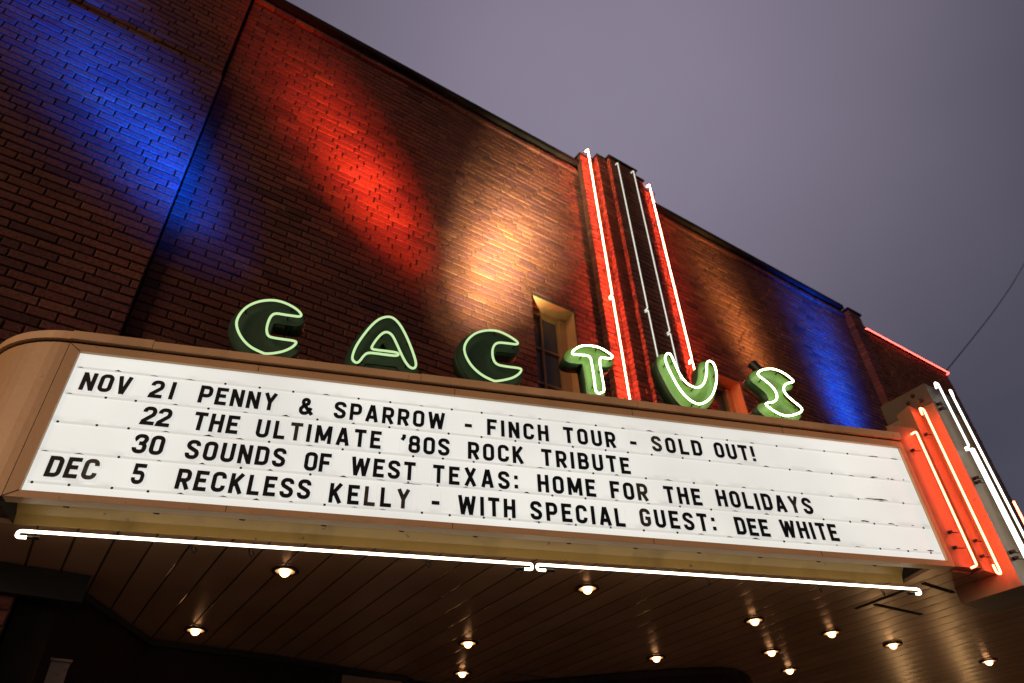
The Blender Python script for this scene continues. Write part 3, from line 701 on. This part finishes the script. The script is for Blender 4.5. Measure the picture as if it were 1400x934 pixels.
LAB = dict(C='dark green neon letter C at the left end of the row on the marquee', A='dark green neon letter A between the two letters C on the marquee',
 C2='dark green neon letter C between letters A and T, left of the window', T='bright green neon letter T before the window edge on the marquee',
 U='bright green neon letter U in front of the white pilaster tubes', S='bright green neon letter S at the right end of the row near the nose')
OF, OB = 0.122, 0.225                         # letter face and back, behind the sign face
for k, path in LET.items():
    us = [q[0] for q in path]; uc = (min(us)+max(us))/2; dim = k in ('C', 'A', 'C2')
    root = empty('neon_letter', SP(uc, 2.39, 0.19), LAB[k], 'neon letter', 'green neon letters standing on the marquee')
    sm = smooth_path(path, 2)
    if k == 'A':
        outer = path[0:17] + [(0.341,2.535),(0.318,2.566),(0.294,2.568),(0.225,2.566),(0.157,2.566),(0.113,2.564),(0.092,2.544)]
        hole = [(0.150,2.615),(0.285,2.615),(0.250,2.69),(0.222,2.73),(0.200,2.73),(0.176,2.69)]
        face = offset2(smooth_path(outer, 2), 0.030); holes = [offset2(smooth_path(hole, 2), -0.024)]
    else:
        face = offset2(sm, 0.032 if k != 'S' else 0.030); holes = []
    dv = -0.008                               # the can sits a touch lower than its tube
    face = [(q[0]-0.012, q[1]+dv) for q in face]; holes = [[(q[0]-0.012, q[1]+dv) for q in h_] for h_ in holes]
    filled(face, holes, OF, OF+0.006, 'letter_face', GREENDK if dim else GREEN, root)
    filled(offset2(face, 0.002), [offset2(h_, -0.002) for h_ in holes], OF+0.0065, OB, 'letter_can', GREENDK, root)
    tb = MB(); start = 0
    loop = sm; n_ = len(loop)
    pts = [SP(q[0], q[1], 0.078) for q in loop]
    # the tube turns back into its housing at the bottom
    tb.tube(pts, 0.0066 if dim else 0.0054, 8, closed=True)
    if False:
        pts = pts[2:-1]; inn = SP(loop[1][0], loop[1][1], OF) - SP(loop[1][0], loop[1][1], 0.078)
        tb.tube(rounded([pts[0]+inn] + pts + [pts[-1]+inn], 0.01), 0.0066 if dim else 0.0054, 8)
    tb.build('neon_tube', NEON_GREEN_DIM if dim else NEON_GREEN, root)
    hd = MB()
    for q in range(0, n_, max(1, n_//6)):
        hd.tube([SP(loop[q][0], loop[q][1], 0.08), SP(loop[q][0], loop[q][1], OF)], 0.004, 6)
    lo = min(q[1] for q in face)
    for du in (-0.06, 0.06):
        hd.tube([SP(uc+du, max(lo+0.06, 2.45), OB-0.02), SP(uc+du, 2.366, OB-0.02)], 0.008, 6)
    hd.build('letter_bracket', BLACKMETAL, root, split=True)
# cable along the cap behind the letters
cb = MB(); pts = []
for k in range(60):
    u = -0.70 + 3.75*k/59; pts.append(SP(u, 2.404 + 0.006*math.sin(k*1.3) + 0.004*math.sin(k*0.37), 0.02))
cb.tube(pts, 0.0045, 6); tag(cb.build('power_cable', BLACKMETAL, None, loc=SP(1.2, 2.40, 0.02)), 'thin dark power cable lying along the marquee cap below the neon letters', 'cable')

# ------------------------------------------------------------------ neon on the pilaster and the parapet
def wall_tube(name, x, y, zs, m, label, group, r=0.0058):
    root = empty(name, (x, WY-0.2, zs[-1]+ZT), label, 'neon tube', group)
    for z0, z1 in zip(zs, zs[1:]):
        tb = MB(); a_, b2 = Vector((x, y, z0+ZT-0.012)), Vector((x, y, z1+ZT+0.012)); bk = Vector((0.0, 0.045, 0))
        tb.tube(rounded([a_+bk, a_, b2, b2+bk], 0.016), r, 10); tb.build('tube', m, root)
    hd = MB(); z = zs[0]-0.25
    hd.tube([Vector((x, y, zs[0]+ZT-0.01)), Vector((x-0.02, y+0.05, zs[0]+ZT+0.0)), Vector((x-0.02, WY-0.05, zs[0]+ZT-0.12))], 0.006, 6)
    while z > zs[-1]:
        hd.tube([Vector((x, y, z+ZT)), Vector((x, WY-0.07, z+ZT))], 0.005, 6); z -= 0.9
    hd.build('tube_support', BLACKMETAL, root, split=True)
G = 'tall neon tubes on the brick pilaster'
wall_tube('neon_tube_column', 3.974, 3.840, (7.33, 4.86, 1.5), NEON_RED, 'red neon tube on the pilaster edge nearest the big window', G)
wall_tube('neon_tube_column', 4.375, 3.760, (7.25, 4.80, 1.5), NEON_PALE, 'pale white neon tube on the pilaster, left of the two white ones', G, 0.0066)
wall_tube('neon_tube_column', 4.640, 3.760, (7.27, 4.60, 1.5), NEON_PALE, 'pale white neon tube on the pilaster, right of the two white ones', G, 0.0066)
wall_tube('neon_tube_column', 4.991, 3.840, (7.31, 4.42, 1.5), NEON_RED, 'red neon tube on the pilaster edge above letters U and S', G)
root = empty('parapet_neon', (10.7, 3.93, 6.95+ZT), 'red neon tube running along the right end of the roof parapet', 'neon tube')
tb = MB(); tb.tube(rounded([(9.50,3.975,6.835+ZT),(9.50,3.925,6.835+ZT),(11.80,3.925,6.825+ZT),(11.80,3.975,6.825+ZT)], 0.02), 0.0075, 8); tb.build('tube', NEON_COPE, root)
hd = MB()
for k in range(5): hd.tube([(9.7+k*0.5,3.925,6.834+ZT-0.002*k),(9.7+k*0.5,3.985,6.82+ZT)], 0.005, 6)
hd.build('tube_support', BLACKMETAL, root, split=True)
# wire between the pilaster tube tops, and the service wire in the sky
cb = MB(); A, B = Vector((4.66,3.80,7.26+ZT)), Vector((5.02,3.90,7.31+ZT))
cb.tube([A.lerp(B, k/8) + Vector((0,0,-0.03*math.sin(math.pi*k/8))) for k in range(9)], 0.004, 5)
tag(cb.build('jumper_wire', BLACKMETAL, None, loc=A), 'thin wire slung between the tops of two pilaster neon tubes', 'wire')
cb = MB(); A = Vector((11.80, 4.02, 6.86+ZT)); B = Vector((0,0,EYE)) + ray(1400, 336)*26; C_ = B + (B-A)*0.6
pts = [A.lerp(C_, k/20) + Vector((0,0,-0.35*math.sin(math.pi*k/20))) for k in range(21)]
cb.tube(pts, 0.011, 6); tag(cb.build('service_wire', BLACKMETAL, None, loc=A), 'black overhead wire rising through the sky from the roof corner', 'wire')

# ------------------------------------------------------------------ recessed lamps in the soffit
zs_ = Lp[0].z
LP = [((1.114,3.871),'recessed lamp in the soffit nearest the left half of the white tube'),
 ((2.791,3.308),'recessed lamp in the soffit just behind the gap between the two white tubes'),
 ((0.959,5.131),'recessed lamp at the far left of the soffit by the dark entrance wall'),
 ((2.717,4.603),'recessed lamp with a bright flare in the middle of the soffit'),
 ((3.096,5.336),'small recessed lamp low in the soffit by the entrance wall, below the flaring lamp'),
 ((4.253,4.292),'recessed lamp in the soffit just above the ticket booth'),
 ((4.235,3.269),'recessed lamp on the grooved boards, highest of the diagonal row of three'),
 ((4.985,3.762),'recessed lamp on the grooved boards, middle of the diagonal row of three'),
 ((5.590,4.080),'recessed lamp on the grooved boards, lowest of the diagonal row of three'),
 ((4.999,3.208),'recessed lamp set alone between the diagonal row and the access panel'),
 ((5.726,3.184),'recessed lamp just below the dark access panel lines'),
 ((7.001,3.113),'recessed lamp under the far side of the nose, at the right edge')]
first = None
for (px, py), lab in LP:
    L_ = Vector((px*1.478/1.5*K, py*1.478/1.5*K, zs_))
    if first is None:
        first = empty('recessed_lamp', L_, lab, 'ceiling lamp', 'recessed lamps in the canopy soffit')
        tr = MB(); tr.lathe([(0.046,-0.002),(0.062,-0.002),(0.066,-0.008),(0.060,-0.013),(0.048,-0.012),(0.044,-0.004)], L_, seg=24); tr.build('trim_ring', BLACKMETAL, first)
        bu = MB(); bu.lathe([(0.026,-0.004),(0.0255,-0.014),(0.021,-0.025),(0.012,-0.033),(0.0001,-0.0355)], L_, seg=20); bu.build('bulb', BULB, first)
        rf = MB(); rf.lathe([(0.0475,-0.0045),(0.047,-0.0085),(0.034,-0.0065),(0.0265,-0.0045)], L_, seg=24); rf.build('reflector', REFL, first)
    else:
        r_ = first.copy(); col.objects.link(r_); r_.location = L_; r_['label'] = lab
        for ch in list(first.children):
            c_ = ch.copy(); col.objects.link(c_); c_.parent = r_; c_.location = ch.location

# ------------------------------------------------------------------ entrance under the canopy
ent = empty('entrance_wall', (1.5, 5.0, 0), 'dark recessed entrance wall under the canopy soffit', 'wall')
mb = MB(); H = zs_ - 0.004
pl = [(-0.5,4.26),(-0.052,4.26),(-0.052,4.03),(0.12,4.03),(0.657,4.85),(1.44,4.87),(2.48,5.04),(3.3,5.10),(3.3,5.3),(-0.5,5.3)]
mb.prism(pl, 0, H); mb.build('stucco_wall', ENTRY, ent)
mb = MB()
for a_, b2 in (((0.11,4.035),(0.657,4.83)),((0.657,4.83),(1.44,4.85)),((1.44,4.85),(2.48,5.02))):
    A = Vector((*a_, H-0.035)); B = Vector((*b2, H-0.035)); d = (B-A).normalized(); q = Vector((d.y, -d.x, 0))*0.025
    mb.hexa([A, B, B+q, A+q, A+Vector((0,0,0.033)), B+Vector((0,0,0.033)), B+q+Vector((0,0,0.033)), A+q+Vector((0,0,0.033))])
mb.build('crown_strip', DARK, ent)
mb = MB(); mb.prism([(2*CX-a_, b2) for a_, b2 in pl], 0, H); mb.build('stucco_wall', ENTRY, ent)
pc = empty('poster_case', (2*CX-0.40, 4.45, 0.9), 'lit poster case on the right hand entrance wall whose tubes glint in the soffit boards', 'poster case')
PA = Vector((2*CX-0.17, 4.105, 0)); PB_ = Vector((2*CX-0.60, 4.765, 0)); d = (PB_-PA); nn = Vector((-d.y, d.x, 0)).normalized()
if nn.x > 0: nn = -nn
def pbox(mb, t0, t1, z0, z1, n0, n1):
    A = PA + d*t0; B = PA + d*t1
    P_ = [A+nn*n0, B+nn*n0, B+nn*n1, A+nn*n1]
    mb.hexa([q+Vector((0,0,z0)) for q in P_] + [q+Vector((0,0,z1)) for q in P_])
q = MB(); pbox(q, 0.06, 0.94, 1.0, 2.5, 0.012, 0.03); q.build('poster_sheet', BOXM, pc)
q = MB(); pbox(q, 0.0, 1.0, 2.505, 2.56, 0.0, 0.09); pbox(q, 0.0, 1.0, 0.94, 0.995, 0.0, 0.09); pbox(q, 0.0, 0.05, 0.996, 2.504, 0.0, 0.09); pbox(q, 0.95, 1.0, 0.996, 2.504, 0.0, 0.09); q.build('frame', BLACKMETAL, pc, split=True)
for t_ in (0.11, 0.89):
    q = MB(); A = PA + d*t_ + nn*0.055; q.tube([A+Vector((0,0,1.05)), A+Vector((0,0,2.45))], 0.014, 10); q.build('case_tube', CASE, pc)
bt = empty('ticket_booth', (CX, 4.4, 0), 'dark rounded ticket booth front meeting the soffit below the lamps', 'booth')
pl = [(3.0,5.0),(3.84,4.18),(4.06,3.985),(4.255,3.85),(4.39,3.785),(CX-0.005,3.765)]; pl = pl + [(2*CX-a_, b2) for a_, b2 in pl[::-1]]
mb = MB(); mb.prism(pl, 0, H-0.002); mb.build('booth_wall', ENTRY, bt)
mb = MB()
for a_, b2 in zip(pl[:6], pl[1:7]):
    A = Vector((*a_, H-0.05)); B = Vector((*b2, H-0.05)); d = (B-A).normalized(); q = Vector((d.y, -d.x, 0))*0.02
    mb.hexa([A, B, B+q, A+q, A+Vector((0,0,0.04)), B+Vector((0,0,0.04)), B+q+Vector((0,0,0.04)), A+q+Vector((0,0,0.04))])
mb.build('booth_cornice', DARK, bt)
def pix(x, y, Y):                             # where the line of sight meets the plane y = Y
    d = ray(x, y); return Vector((0,0,EYE)) + d*(Y/d.y)
# wall box low on the left, poster frame top, thin post
A = pix(51, 913, 4.25); B = pix(92, 909, 4.25)
bx = MB(); bx.box(A.x, B.x, 4.10, 4.25, A.z-0.6, A.z); bx.box(A.x-0.008, B.x+0.008, 4.09, 4.26, A.z+0.001, A.z+0.012)
for q in (A.x+0.012, B.x-0.012): bx.lathe([(0.0001,0.004),(0.007,0.003),(0.007,0)], (q, 4.10, A.z-0.03), Vector((0,-1,0)), 8)
tag(bx.build('wall_box', BOXM, None, loc=(A.x, 4.2, A.z-0.6)), 'brown metal wall box with corner screws, low at the left', 'box')
A = pix(60, 856, 4.15); B = pix(36, 934, 4.15)
ps = MB(); ps.box(A.x-0.02, A.x+0.012, 4.05, 4.15, 0, A.z+0.02); ps.box(A.x-0.026, A.x+0.018, 4.045, 4.155, 0, 0.12)
tag(ps.build('entrance_post', BOXM, None, loc=(A.x, 4.1, 0)), 'thin brown post standing beside the brick corner at the left', 'post')
A = pix(456, 922, 4.98); B = pix(503, 930, 4.98)
pf = empty('framed_poster', (A.x, 4.98, A.z-0.9), 'top of a framed poster on the entrance wall, bottom edge of the photo', 'poster')
q = MB(); q.box(A.x, B.x+0.25, 4.95, 4.975, A.z-0.9, A.z-0.004); q.build('poster_sheet', BOXM, pf)
q = MB(); q.box(A.x-0.03, B.x+0.28, 4.94, 4.975, A.z, A.z+0.03); q.box(A.x-0.03, A.x-0.002, 4.94, 4.975, A.z-0.9, A.z-0.002); q.box(B.x+0.252, B.x+0.28, 4.94, 4.975, A.z-0.9, A.z-0.002); q.build('frame', BLACKMETAL, pf)

# ------------------------------------------------------------------ changeable letters
TH = 0.185
def arc(cx, cy, rx, ry, a0, a1, n_=6):
    return [(cx + rx*math.cos(math.radians(a0+(a1-a0)*k/n_)), cy + ry*math.sin(math.radians(a0+(a1-a0)*k/n_))) for k in range(n_+1)]
def glyph(ch):
    """strokes on a unit-high grid: (width, [(points, closed)])"""
    w_ = 0.60; h2 = TH/2; L, R_, B_, T_ = h2, w_-h2, h2, 1-h2; M = 0.52; r = 0.17
    S = []
    def rr(l_, r2, b2, t2, rad=r): return arc(r2-rad, t2-rad, rad, rad, 0, 90) + arc(l_+rad, t2-rad, rad, rad, 90, 180) + arc(l_+rad, b2+rad, rad, rad, 180, 270) + arc(r2-rad, b2+rad, rad, rad, 270, 360)
    if ch in 'O0': S = [(rr(L, R_, B_, T_), True)]
    elif ch == 'N':
        S = [([(L,0),(L,1)],0),([(R_,0),(R_,1)],0),([(L,0.97),(R_,0.03)],0)]
    elif ch == 'V': w_ = 0.64; S = [([(0.10,1),(w_/2-0.015,0.0)],0),([(w_-0.10,1),(w_/2+0.015,0.0)],0)]
    elif ch == '2': S = [([(L,0.70),(L,T_-r)] + arc(L+r,T_-r,r,r,180,90)[1:] + arc(R_-r,T_-r,r,r,90,0) + [(R_,0.66),(R_-0.03,0.56),(L+0.02,0.20),(L,B_),(w_,B_)],0)]
    elif ch in '1I': w_ = 0.20 if ch == 'I' else 0.24; S = [([(w_/2,0),(w_/2,1)],0)]
    elif ch == 'P': S = [([(L,0),(L,1)],0),([(L,T_)] + arc(R_-r,T_-r,r,r,90,0) + arc(R_-r,0.42+r,r,r,0,-90) + [(L,0.42)],0)]
    elif ch == 'R': S = [([(L,0),(L,1)],0),([(L,T_)] + arc(R_-r,T_-r,r,r,90,0) + arc(R_-r,0.44+r,r,r,0,-90) + [(L,0.44)],0),([(0.30,0.44),(R_+0.01,0)],0)]
    elif ch == 'B': S = [([(L,0),(L,1)],0),([(L,T_)] + arc(R_-r-0.02,T_-r,r,r,90,0) + arc(R_-r-0.02,M+r,r,r,0,-90) + [(L,M)],0),([(L,M)] + arc(R_-r,M-r,r,r,90,0) + arc(R_-r,B_+r,r,r,0,-90) + [(L,B_)],0)]
    elif ch == 'E': w_ = 0.54; S = [([(L,0),(L,1)],0),([(L,T_),(w_,T_)],0),([(L,B_),(w_,B_)],0),([(L,M),(w_-0.07,M)],0)]
    elif ch == 'F': w_ = 0.54; S = [([(L,0),(L,1)],0),([(L,T_),(w_,T_)],0),([(L,M-0.03),(w_-0.07,M-0.03)],0)]
    elif ch == 'L': w_ = 0.53; S = [([(L,0),(L,1)],0),([(L,B_),(w_,B_)],0)]
    elif ch == 'H': S = [([(L,0),(L,1)],0),([(R_,0),(R_,1)],0),([(L,M),(R_,M)],0)]
    elif ch == 'T': w_ = 0.58; S = [([(0,T_),(w_,T_)],0),([(w_/2,0),(w_/2,T_)],0)]
    elif ch == 'Y': w_ = 0.66; S = [([(0.10,1),(w_/2,0.47)],0),([(w_-0.10,1),(w_/2,0.47)],0),([(w_/2,0),(w_/2,0.52)],0)]
    elif ch == 'U': S = [([(L,1)] + arc(L+r,B_+r,r,r,180,270) + arc(R_-r,B_+r,r,r,270,360) + [(R_,1)],0)]
    elif ch == 'C': S = [([(R_,0.68),(R_,T_-r)] + arc(R_-r,T_-r,r,r,0,90)[1:] + arc(L+r,T_-r,r,r,90,180) + arc(L+r,B_+r,r,r,180,270) + arc(R_-r,B_+r,r,r,270,360) + [(R_,0.32)],0)]
    elif ch == 'G': S = [([(R_,0.70),(R_,T_-r)] + arc(R_-r,T_-r,r,r,0,90)[1:] + arc(L+r,T_-r,r,r,90,180) + arc(L+r,B_+r,r,r,180,270) + arc(R_-r,B_+r,r,r,270,360) + [(R_,0.46),(0.31,0.46)],0)]
    elif ch == 'D': S = [([(L,0),(L,1)],0),([(L,T_)] + arc(R_-r,T_-r,r,r,90,0) + arc(R_-r,B_+r,r,r,0,-90) + [(L,B_)],0)]
    elif ch == 'S': S = [([(R_,0.71),(R_,T_-r)] + arc(R_-r,T_-r,r,r,0,90)[1:] + arc(L+r,T_-r,r,r,90,180) + [(L,0.68),(L+0.05,0.60),(R_-0.05,0.42),(R_,0.33)] + arc(R_-r,B_+r,r,r,0,-90) + arc(L+r,B_+r,r,r,270,180) + [(L,0.30)],0)]
    elif ch == '3': S = [([(L,0.74),(L,T_-r)] + arc(L+r,T_-r,r,r,180,90)[1:] + arc(R_-r,T_-r,r,r,90,0) + arc(R_-r-0.02,M+r,r,r,0,-90)[1:] + [(0.24,M)],0),([(0.24,M)] + arc(R_-r,M-r,r,r,90,0) + arc(R_-r,B_+r,r,r,0,-90) + arc(L+r,B_+r,r,r,270,180) + [(L,0.28)],0)]
    elif ch == '5': S = [([(w_-0.02,T_),(L,T_),(L,0.56),(R_-r,0.56)] + arc(R_-r,0.56-r,r,r,90,0)[1:] + arc(R_-r,B_+r,r,r,0,-90) + arc(L+r,B_+r,r,r,270,180) + [(L,0.30)],0)]
    elif ch == '8': S = [(rr(L+0.02, R_-0.02, M, T_, 0.14), True), (rr(L, R_, B_, M, 0.15), True)]
    elif ch == 'A': w_ = 0.66; S = [([(0.095,0),(w_/2-0.02,1)],0),([(w_-0.095,0),(w_/2+0.02,1)],0),([(0.17,0.27),(w_-0.17,0.27)],0)]
    elif ch == 'X': w_ = 0.64; S = [([(0.10,0),(w_-0.10,1)],0),([(0.10,1),(w_-0.10,0)],0)]
    elif ch == 'K': w_ = 0.62; S = [([(L,0),(L,1)],0),([(L,0.36),(w_-0.11,1)],0),([(0.25,0.52),(w_-0.10,0)],0)]
    elif ch == 'M': w_ = 0.78; S = [([(L,0),(L,1)],0),([(w_-L,0),(w_-L,1)],0),([(L+0.02,0.97),(w_/2,0.16)],0),([(w_-L-0.02,0.97),(w_/2,0.16)],0)]
    elif ch == 'W': w_ = 0.90; S = [([(0.09,1),(0.245,0)],0),([(0.245,0),(0.45,0.93)],0),([(0.45,0.93),(0.655,0)],0),([(0.655,0),(0.81,1)],0)]
    elif ch == '-': w_ = 0.42; S = [([(0,0.43),(w_,0.43)],0)]
    elif ch == ':': w_ = 0.22; S = [([(w_/2,0.10),(w_/2,0.30)],0),([(w_/2,0.62),(w_/2,0.82)],0)]
    elif ch == '!': w_ = 0.24; S = [([(w_/2,0.30),(w_/2,1)],0),([(w_/2,0),(w_/2,0.18)],0)]
    elif ch == "'": w_ = 0.24; S = [([(0.15,1.02),(0.15,0.86),(0.06,0.70)],0)]
    elif ch == '&': w_ = 0.72; S = [([(0.68,0.02),(0.20,0.62)] + arc(0.31,0.76,0.14,0.145,190,0,8) + [(0.43,0.66),(0.18,0.46),(L,0.34)] + arc(L+r,B_+r-0.02,r,r,180,270) + [(0.36,B_-0.01),(0.50,0.18),(0.60,0.42)],0)]
    return w_, S
def strokes(mb, S, place, th):
    for si, (pts, closed) in enumerate(S):
        p = [Vector(q) for q in pts]; q2 = [p[0]]
        for a_ in p[1:]:
            if (a_-q2[-1]).length > 1e-4: q2.append(a_)
        p = q2
        if closed and (p[0]-p[-1]).length < 1e-4: p.pop()
        n_ = len(p); Lf = []; Rt = []
        for k in range(n_):
            if closed or 0 < k < n_-1:
                t1 = (p[k]-p[k-1]).normalized(); t2 = (p[(k+1) % n_]-p[k]).normalized()
                n1 = Vector((-t1.y, t1.x)); n2 = Vector((-t2.y, t2.x)); q = (n1+n2)
                q = q.normalized() if q.length > 1e-3 else n1; d = TH/2/max(0.6, q.dot(n1))
            else:
                t1 = (p[1]-p[0]) if k == 0 else (p[-1]-p[-2]); t1.normalize(); q = Vector((-t1.y, t1.x)); d = TH/2
            Lf.append(p[k]+q*d); Rt.append(p[k]-q*d)
        e_ = 0.0002*si
        for k in range(n_ if closed else n_-1):
            j_ = (k+1) % n_
            F = [Lf[k], Lf[j_], Rt[j_], Rt[k]]
            A = [place(q, -0.0045-e_) for q in F]; B = [place(q, 0.0) for q in F]
            mb.face(A); mb.face([A[0],A[1],B[1],B[0]]); mb.face([A[2],A[3],B[3],B[2]])
            if not closed and k == 0: mb.face([A[3],A[0],B[0],B[3]])
            if not closed and k == n_-2: mb.face([A[1],A[2],B[2],B[1]])
ROWS = [
 (2.056, 'top row', [("NOV",-1.254,-1.029,2.062),("21",-0.938,-0.821,2.058),("PENNY",-0.705,-0.323,2.058),("&",-0.207,-0.135,2.052),("SPARROW",-0.028,0.570,2.050),("-",0.682,0.722,2.047),("FINCH",0.809,1.168,2.042),("TOUR",1.259,1.578,2.048),("-",1.670,1.709,2.05),("SOLD",1.808,2.133,2.056),("OUT!",2.220,2.494,2.061)]),
 (1.893, 'second row', [("22",-0.934,-0.801,1.901),("THE",-0.696,-0.482,1.899),("ULTIMATE",-0.395,0.233,1.893),("'80S",0.336,0.599,1.887),("ROCK",0.700,1.015,1.884),("TRIBUTE",1.117,1.643,1.887)]),
 (1.735, 'third row', [("30",-0.931,-0.794,1.747),("SOUNDS",-0.694,-0.228,1.739),("OF",-0.136,-0.007,1.729),("WEST",0.094,0.422,1.726),("TEXAS:",0.514,0.975,1.721),("HOME",1.084,1.416,1.723),("FOR",1.504,1.727,1.725),("THE",1.829,2.057,1.729),("HOLIDAYS",2.158,2.785,1.739)]),
 (1.577, 'bottom row', [("DEC",-1.249,-1.039,1.592),("5",-0.891,-0.838,1.588),("RECKLESS",-0.698,-0.085,1.577),("KELLY",0.005,0.403,1.565),("-",0.513,0.553,1.566),("WITH",0.649,0.953,1.560),("SPECIAL",1.035,1.565,1.561),("GUEST:",1.656,2.112,1.578),("DEE",2.236,2.447,1.574),("WHITE",2.527,2.902,1.584)])]
ORD = ['first','second','third','fourth','fifth','sixth','seventh','eighth']
WORNSET = {("ULTIMATE",2),("SOLD",0),("KELLY",2),("KELLY",4),("FOR",2),("HOLIDAYS",6),("DEC",2),("GUEST:",0)}
HL = 0.104
for base, rowname, words in ROWS:
    for wi, (wd, u0, u1, vb) in enumerate(words):
        v0 = base + 0.003 + 0.7*(vb-base)
        gl = [glyph(c_) for c_ in wd]
        tot = sum(g_[0] for g_ in gl)*HL; gap = 0.0
        if len(wd) > 1:
            gap = (u1-u0-tot)/(len(wd)-1); sx_ = 1.0
            if gap < 0.008: sx_ = (u1-u0-0.010*(len(wd)-1))/tot; gap = 0.010
            if gap > 0.030: sx_ = (u1-u0-0.024*(len(wd)-1))/tot; gap = 0.024
        else: sx_ = (u1-u0)/tot
        u = u0
        for ci, (c_, (w_, S)) in enumerate(zip(wd, gl)):
            tilt = random.gauss(0, 0.006); dv = random.gauss(0, 0.0008)
            def place(q, o, u=u, tilt=tilt, dv=dv):
                return SP(u + q.x*HL*sx_ - (q.y-0.5)*tilt*HL, v0 + dv + q.y*HL + (q.x-0.3)*tilt*HL, 0.0005 + o)
            mb = MB(); strokes(mb, S, place, TH)
            kind = {'-':'dash',':':'colon','!':'exclamation mark',"'":'apostrophe','&':'ampersand'}.get(c_)
            wn_ = (wd, ci) in WORNSET
            clean = ''.join(q for q in wd if q not in ":!'") 
            if c_ == '-':
                lab = f'black dash between {words[wi-1][0]} and {words[wi+1][0]} on the {rowname} of the board'
            elif kind: lab = f'black {kind} {"between PENNY and SPARROW" if c_ == "&" else ("before 80S" if c_ == chr(39) else "after " + clean)} on the {rowname} of the board'
            else:
                what = ('number ' if c_.isdigit() else 'letter ') + c_
                ci2 = ci - (1 if wd[0] == "'" else 0)
                where = f'alone after DEC' if wd == '5' else f'{ORD[ci2]} character of {clean}'
                if wd == 'THE': where += ' before ULTIMATE' if rowname == 'second row' else ' before HOLIDAYS'
                lab = f'{"worn black" if wn_ else "black"} sign {what}, {where}, on the {rowname}'
            nm = 'sign_digit' if c_.isdigit() else ('sign_letter' if not kind else 'sign_punctuation')
            tl = MB(); W2 = w_*HL*sx_
            def tp(a_, b2): return SP(u + a_, v0 + dv + b2, 0.0008)
            for (a0, a1, b0, b1) in ((-0.006,-0.0048,-0.012,HL+0.012), (W2+0.0048,W2+0.006,-0.012,HL+0.012), (-0.0047,W2+0.0047,-0.012,-0.0108)):
                tl.face([tp(a0,b0), tp(a1,b0), tp(a1,b1), tp(a0,b1)])
            o = mb.build(nm, WORN if wn_ else LETTER, None, loc=SP(u + w_*HL*sx_/2, v0, 0))
            tag(o, lab, 'sign letter' if not kind and not c_.isdigit() else ('sign digit' if not kind else 'sign mark'), 'changeable characters on the message board')
            tl.build('clear_tile', TILE, o)
            u += w_*HL*sx_ + gap

d_ = ray(1033, 503); F0 = Vector((0,0,EYE)) + d_*((3.3+0.42)*K/d_.dot(nv))
fl = empty('floodlight', F0 - Vector((0,0,0.30)), 'small black floodlight peeking out behind the top of neon letter S', 'floodlight')
ax = Vector((-0.25,0.35,0.9)).normalized()
q = MB(); q.lathe([(0.0001,-0.08),(0.026,-0.08),(0.032,-0.04),(0.036,0.02),(0.038,0.03),(0.038,0.038),(0.034,0.038),(0.030,0.022),(0.0001,0.02)], F0, ax, 16); q.build('lamp_can', BLACKMETAL, fl)
q = MB(); q.tube([F0 - ax*0.06, F0 + Vector((0.01,-0.0,-0.16)), F0 + Vector((0.01,0,-0.42))], 0.010, 8); q.build('stem', BLACKMETAL, fl)

# ------------------------------------------------------------------ coloured wash lights on the canopy roof
def wash(pos, aim, color, watt, size, blend=1.0, rad=0.05):
    d = bpy.data.lights.new('wash_light', 'SPOT'); o = bpy.data.objects.new('wash_light', d); col.objects.link(o)
    pos = Vector(pos); aim = Vector(aim); pos.z += ZT; aim.z += ZT
    o.location = pos; o.rotation_euler = (aim-pos).to_track_quat('-Z', 'Y').to_euler()
    d.energy = watt; d.color = color; d.spot_size = math.radians(size); d.spot_blend = blend; d.shadow_soft_size = rad
def wash2(pos, aim, color, watt, size):     # hot centre fading out softly, as a floodlight lens gives
    for k_, f_ in ((0.62, 0.24), (1.0, 0.38), (1.55, 0.28), (2.3, 0.03)): wash(pos, aim, color, watt*f_, size*k_)
wash2((1.50,3.05,2.35), (-0.72,4.0,4.84), (0.0,0.075,1.0), 19000, 15)
wash2((3.25,2.60,2.35), (1.25,4.0,5.22), (1.0,0.085,0.036), 10500, 13.5)
wash2((1.75,3.00,2.35), (2.82,4.0,5.12), (1.0,0.88,0.46), 12500, 18)
wash2((6.95,2.90,2.35), (6.22,4.0,5.70), (1.0,0.58,0.17), 4600, 14)
wash2((7.75,3.10,2.35), (8.08,4.0,5.45), (0.0,0.08,1.0), 19000, 17)
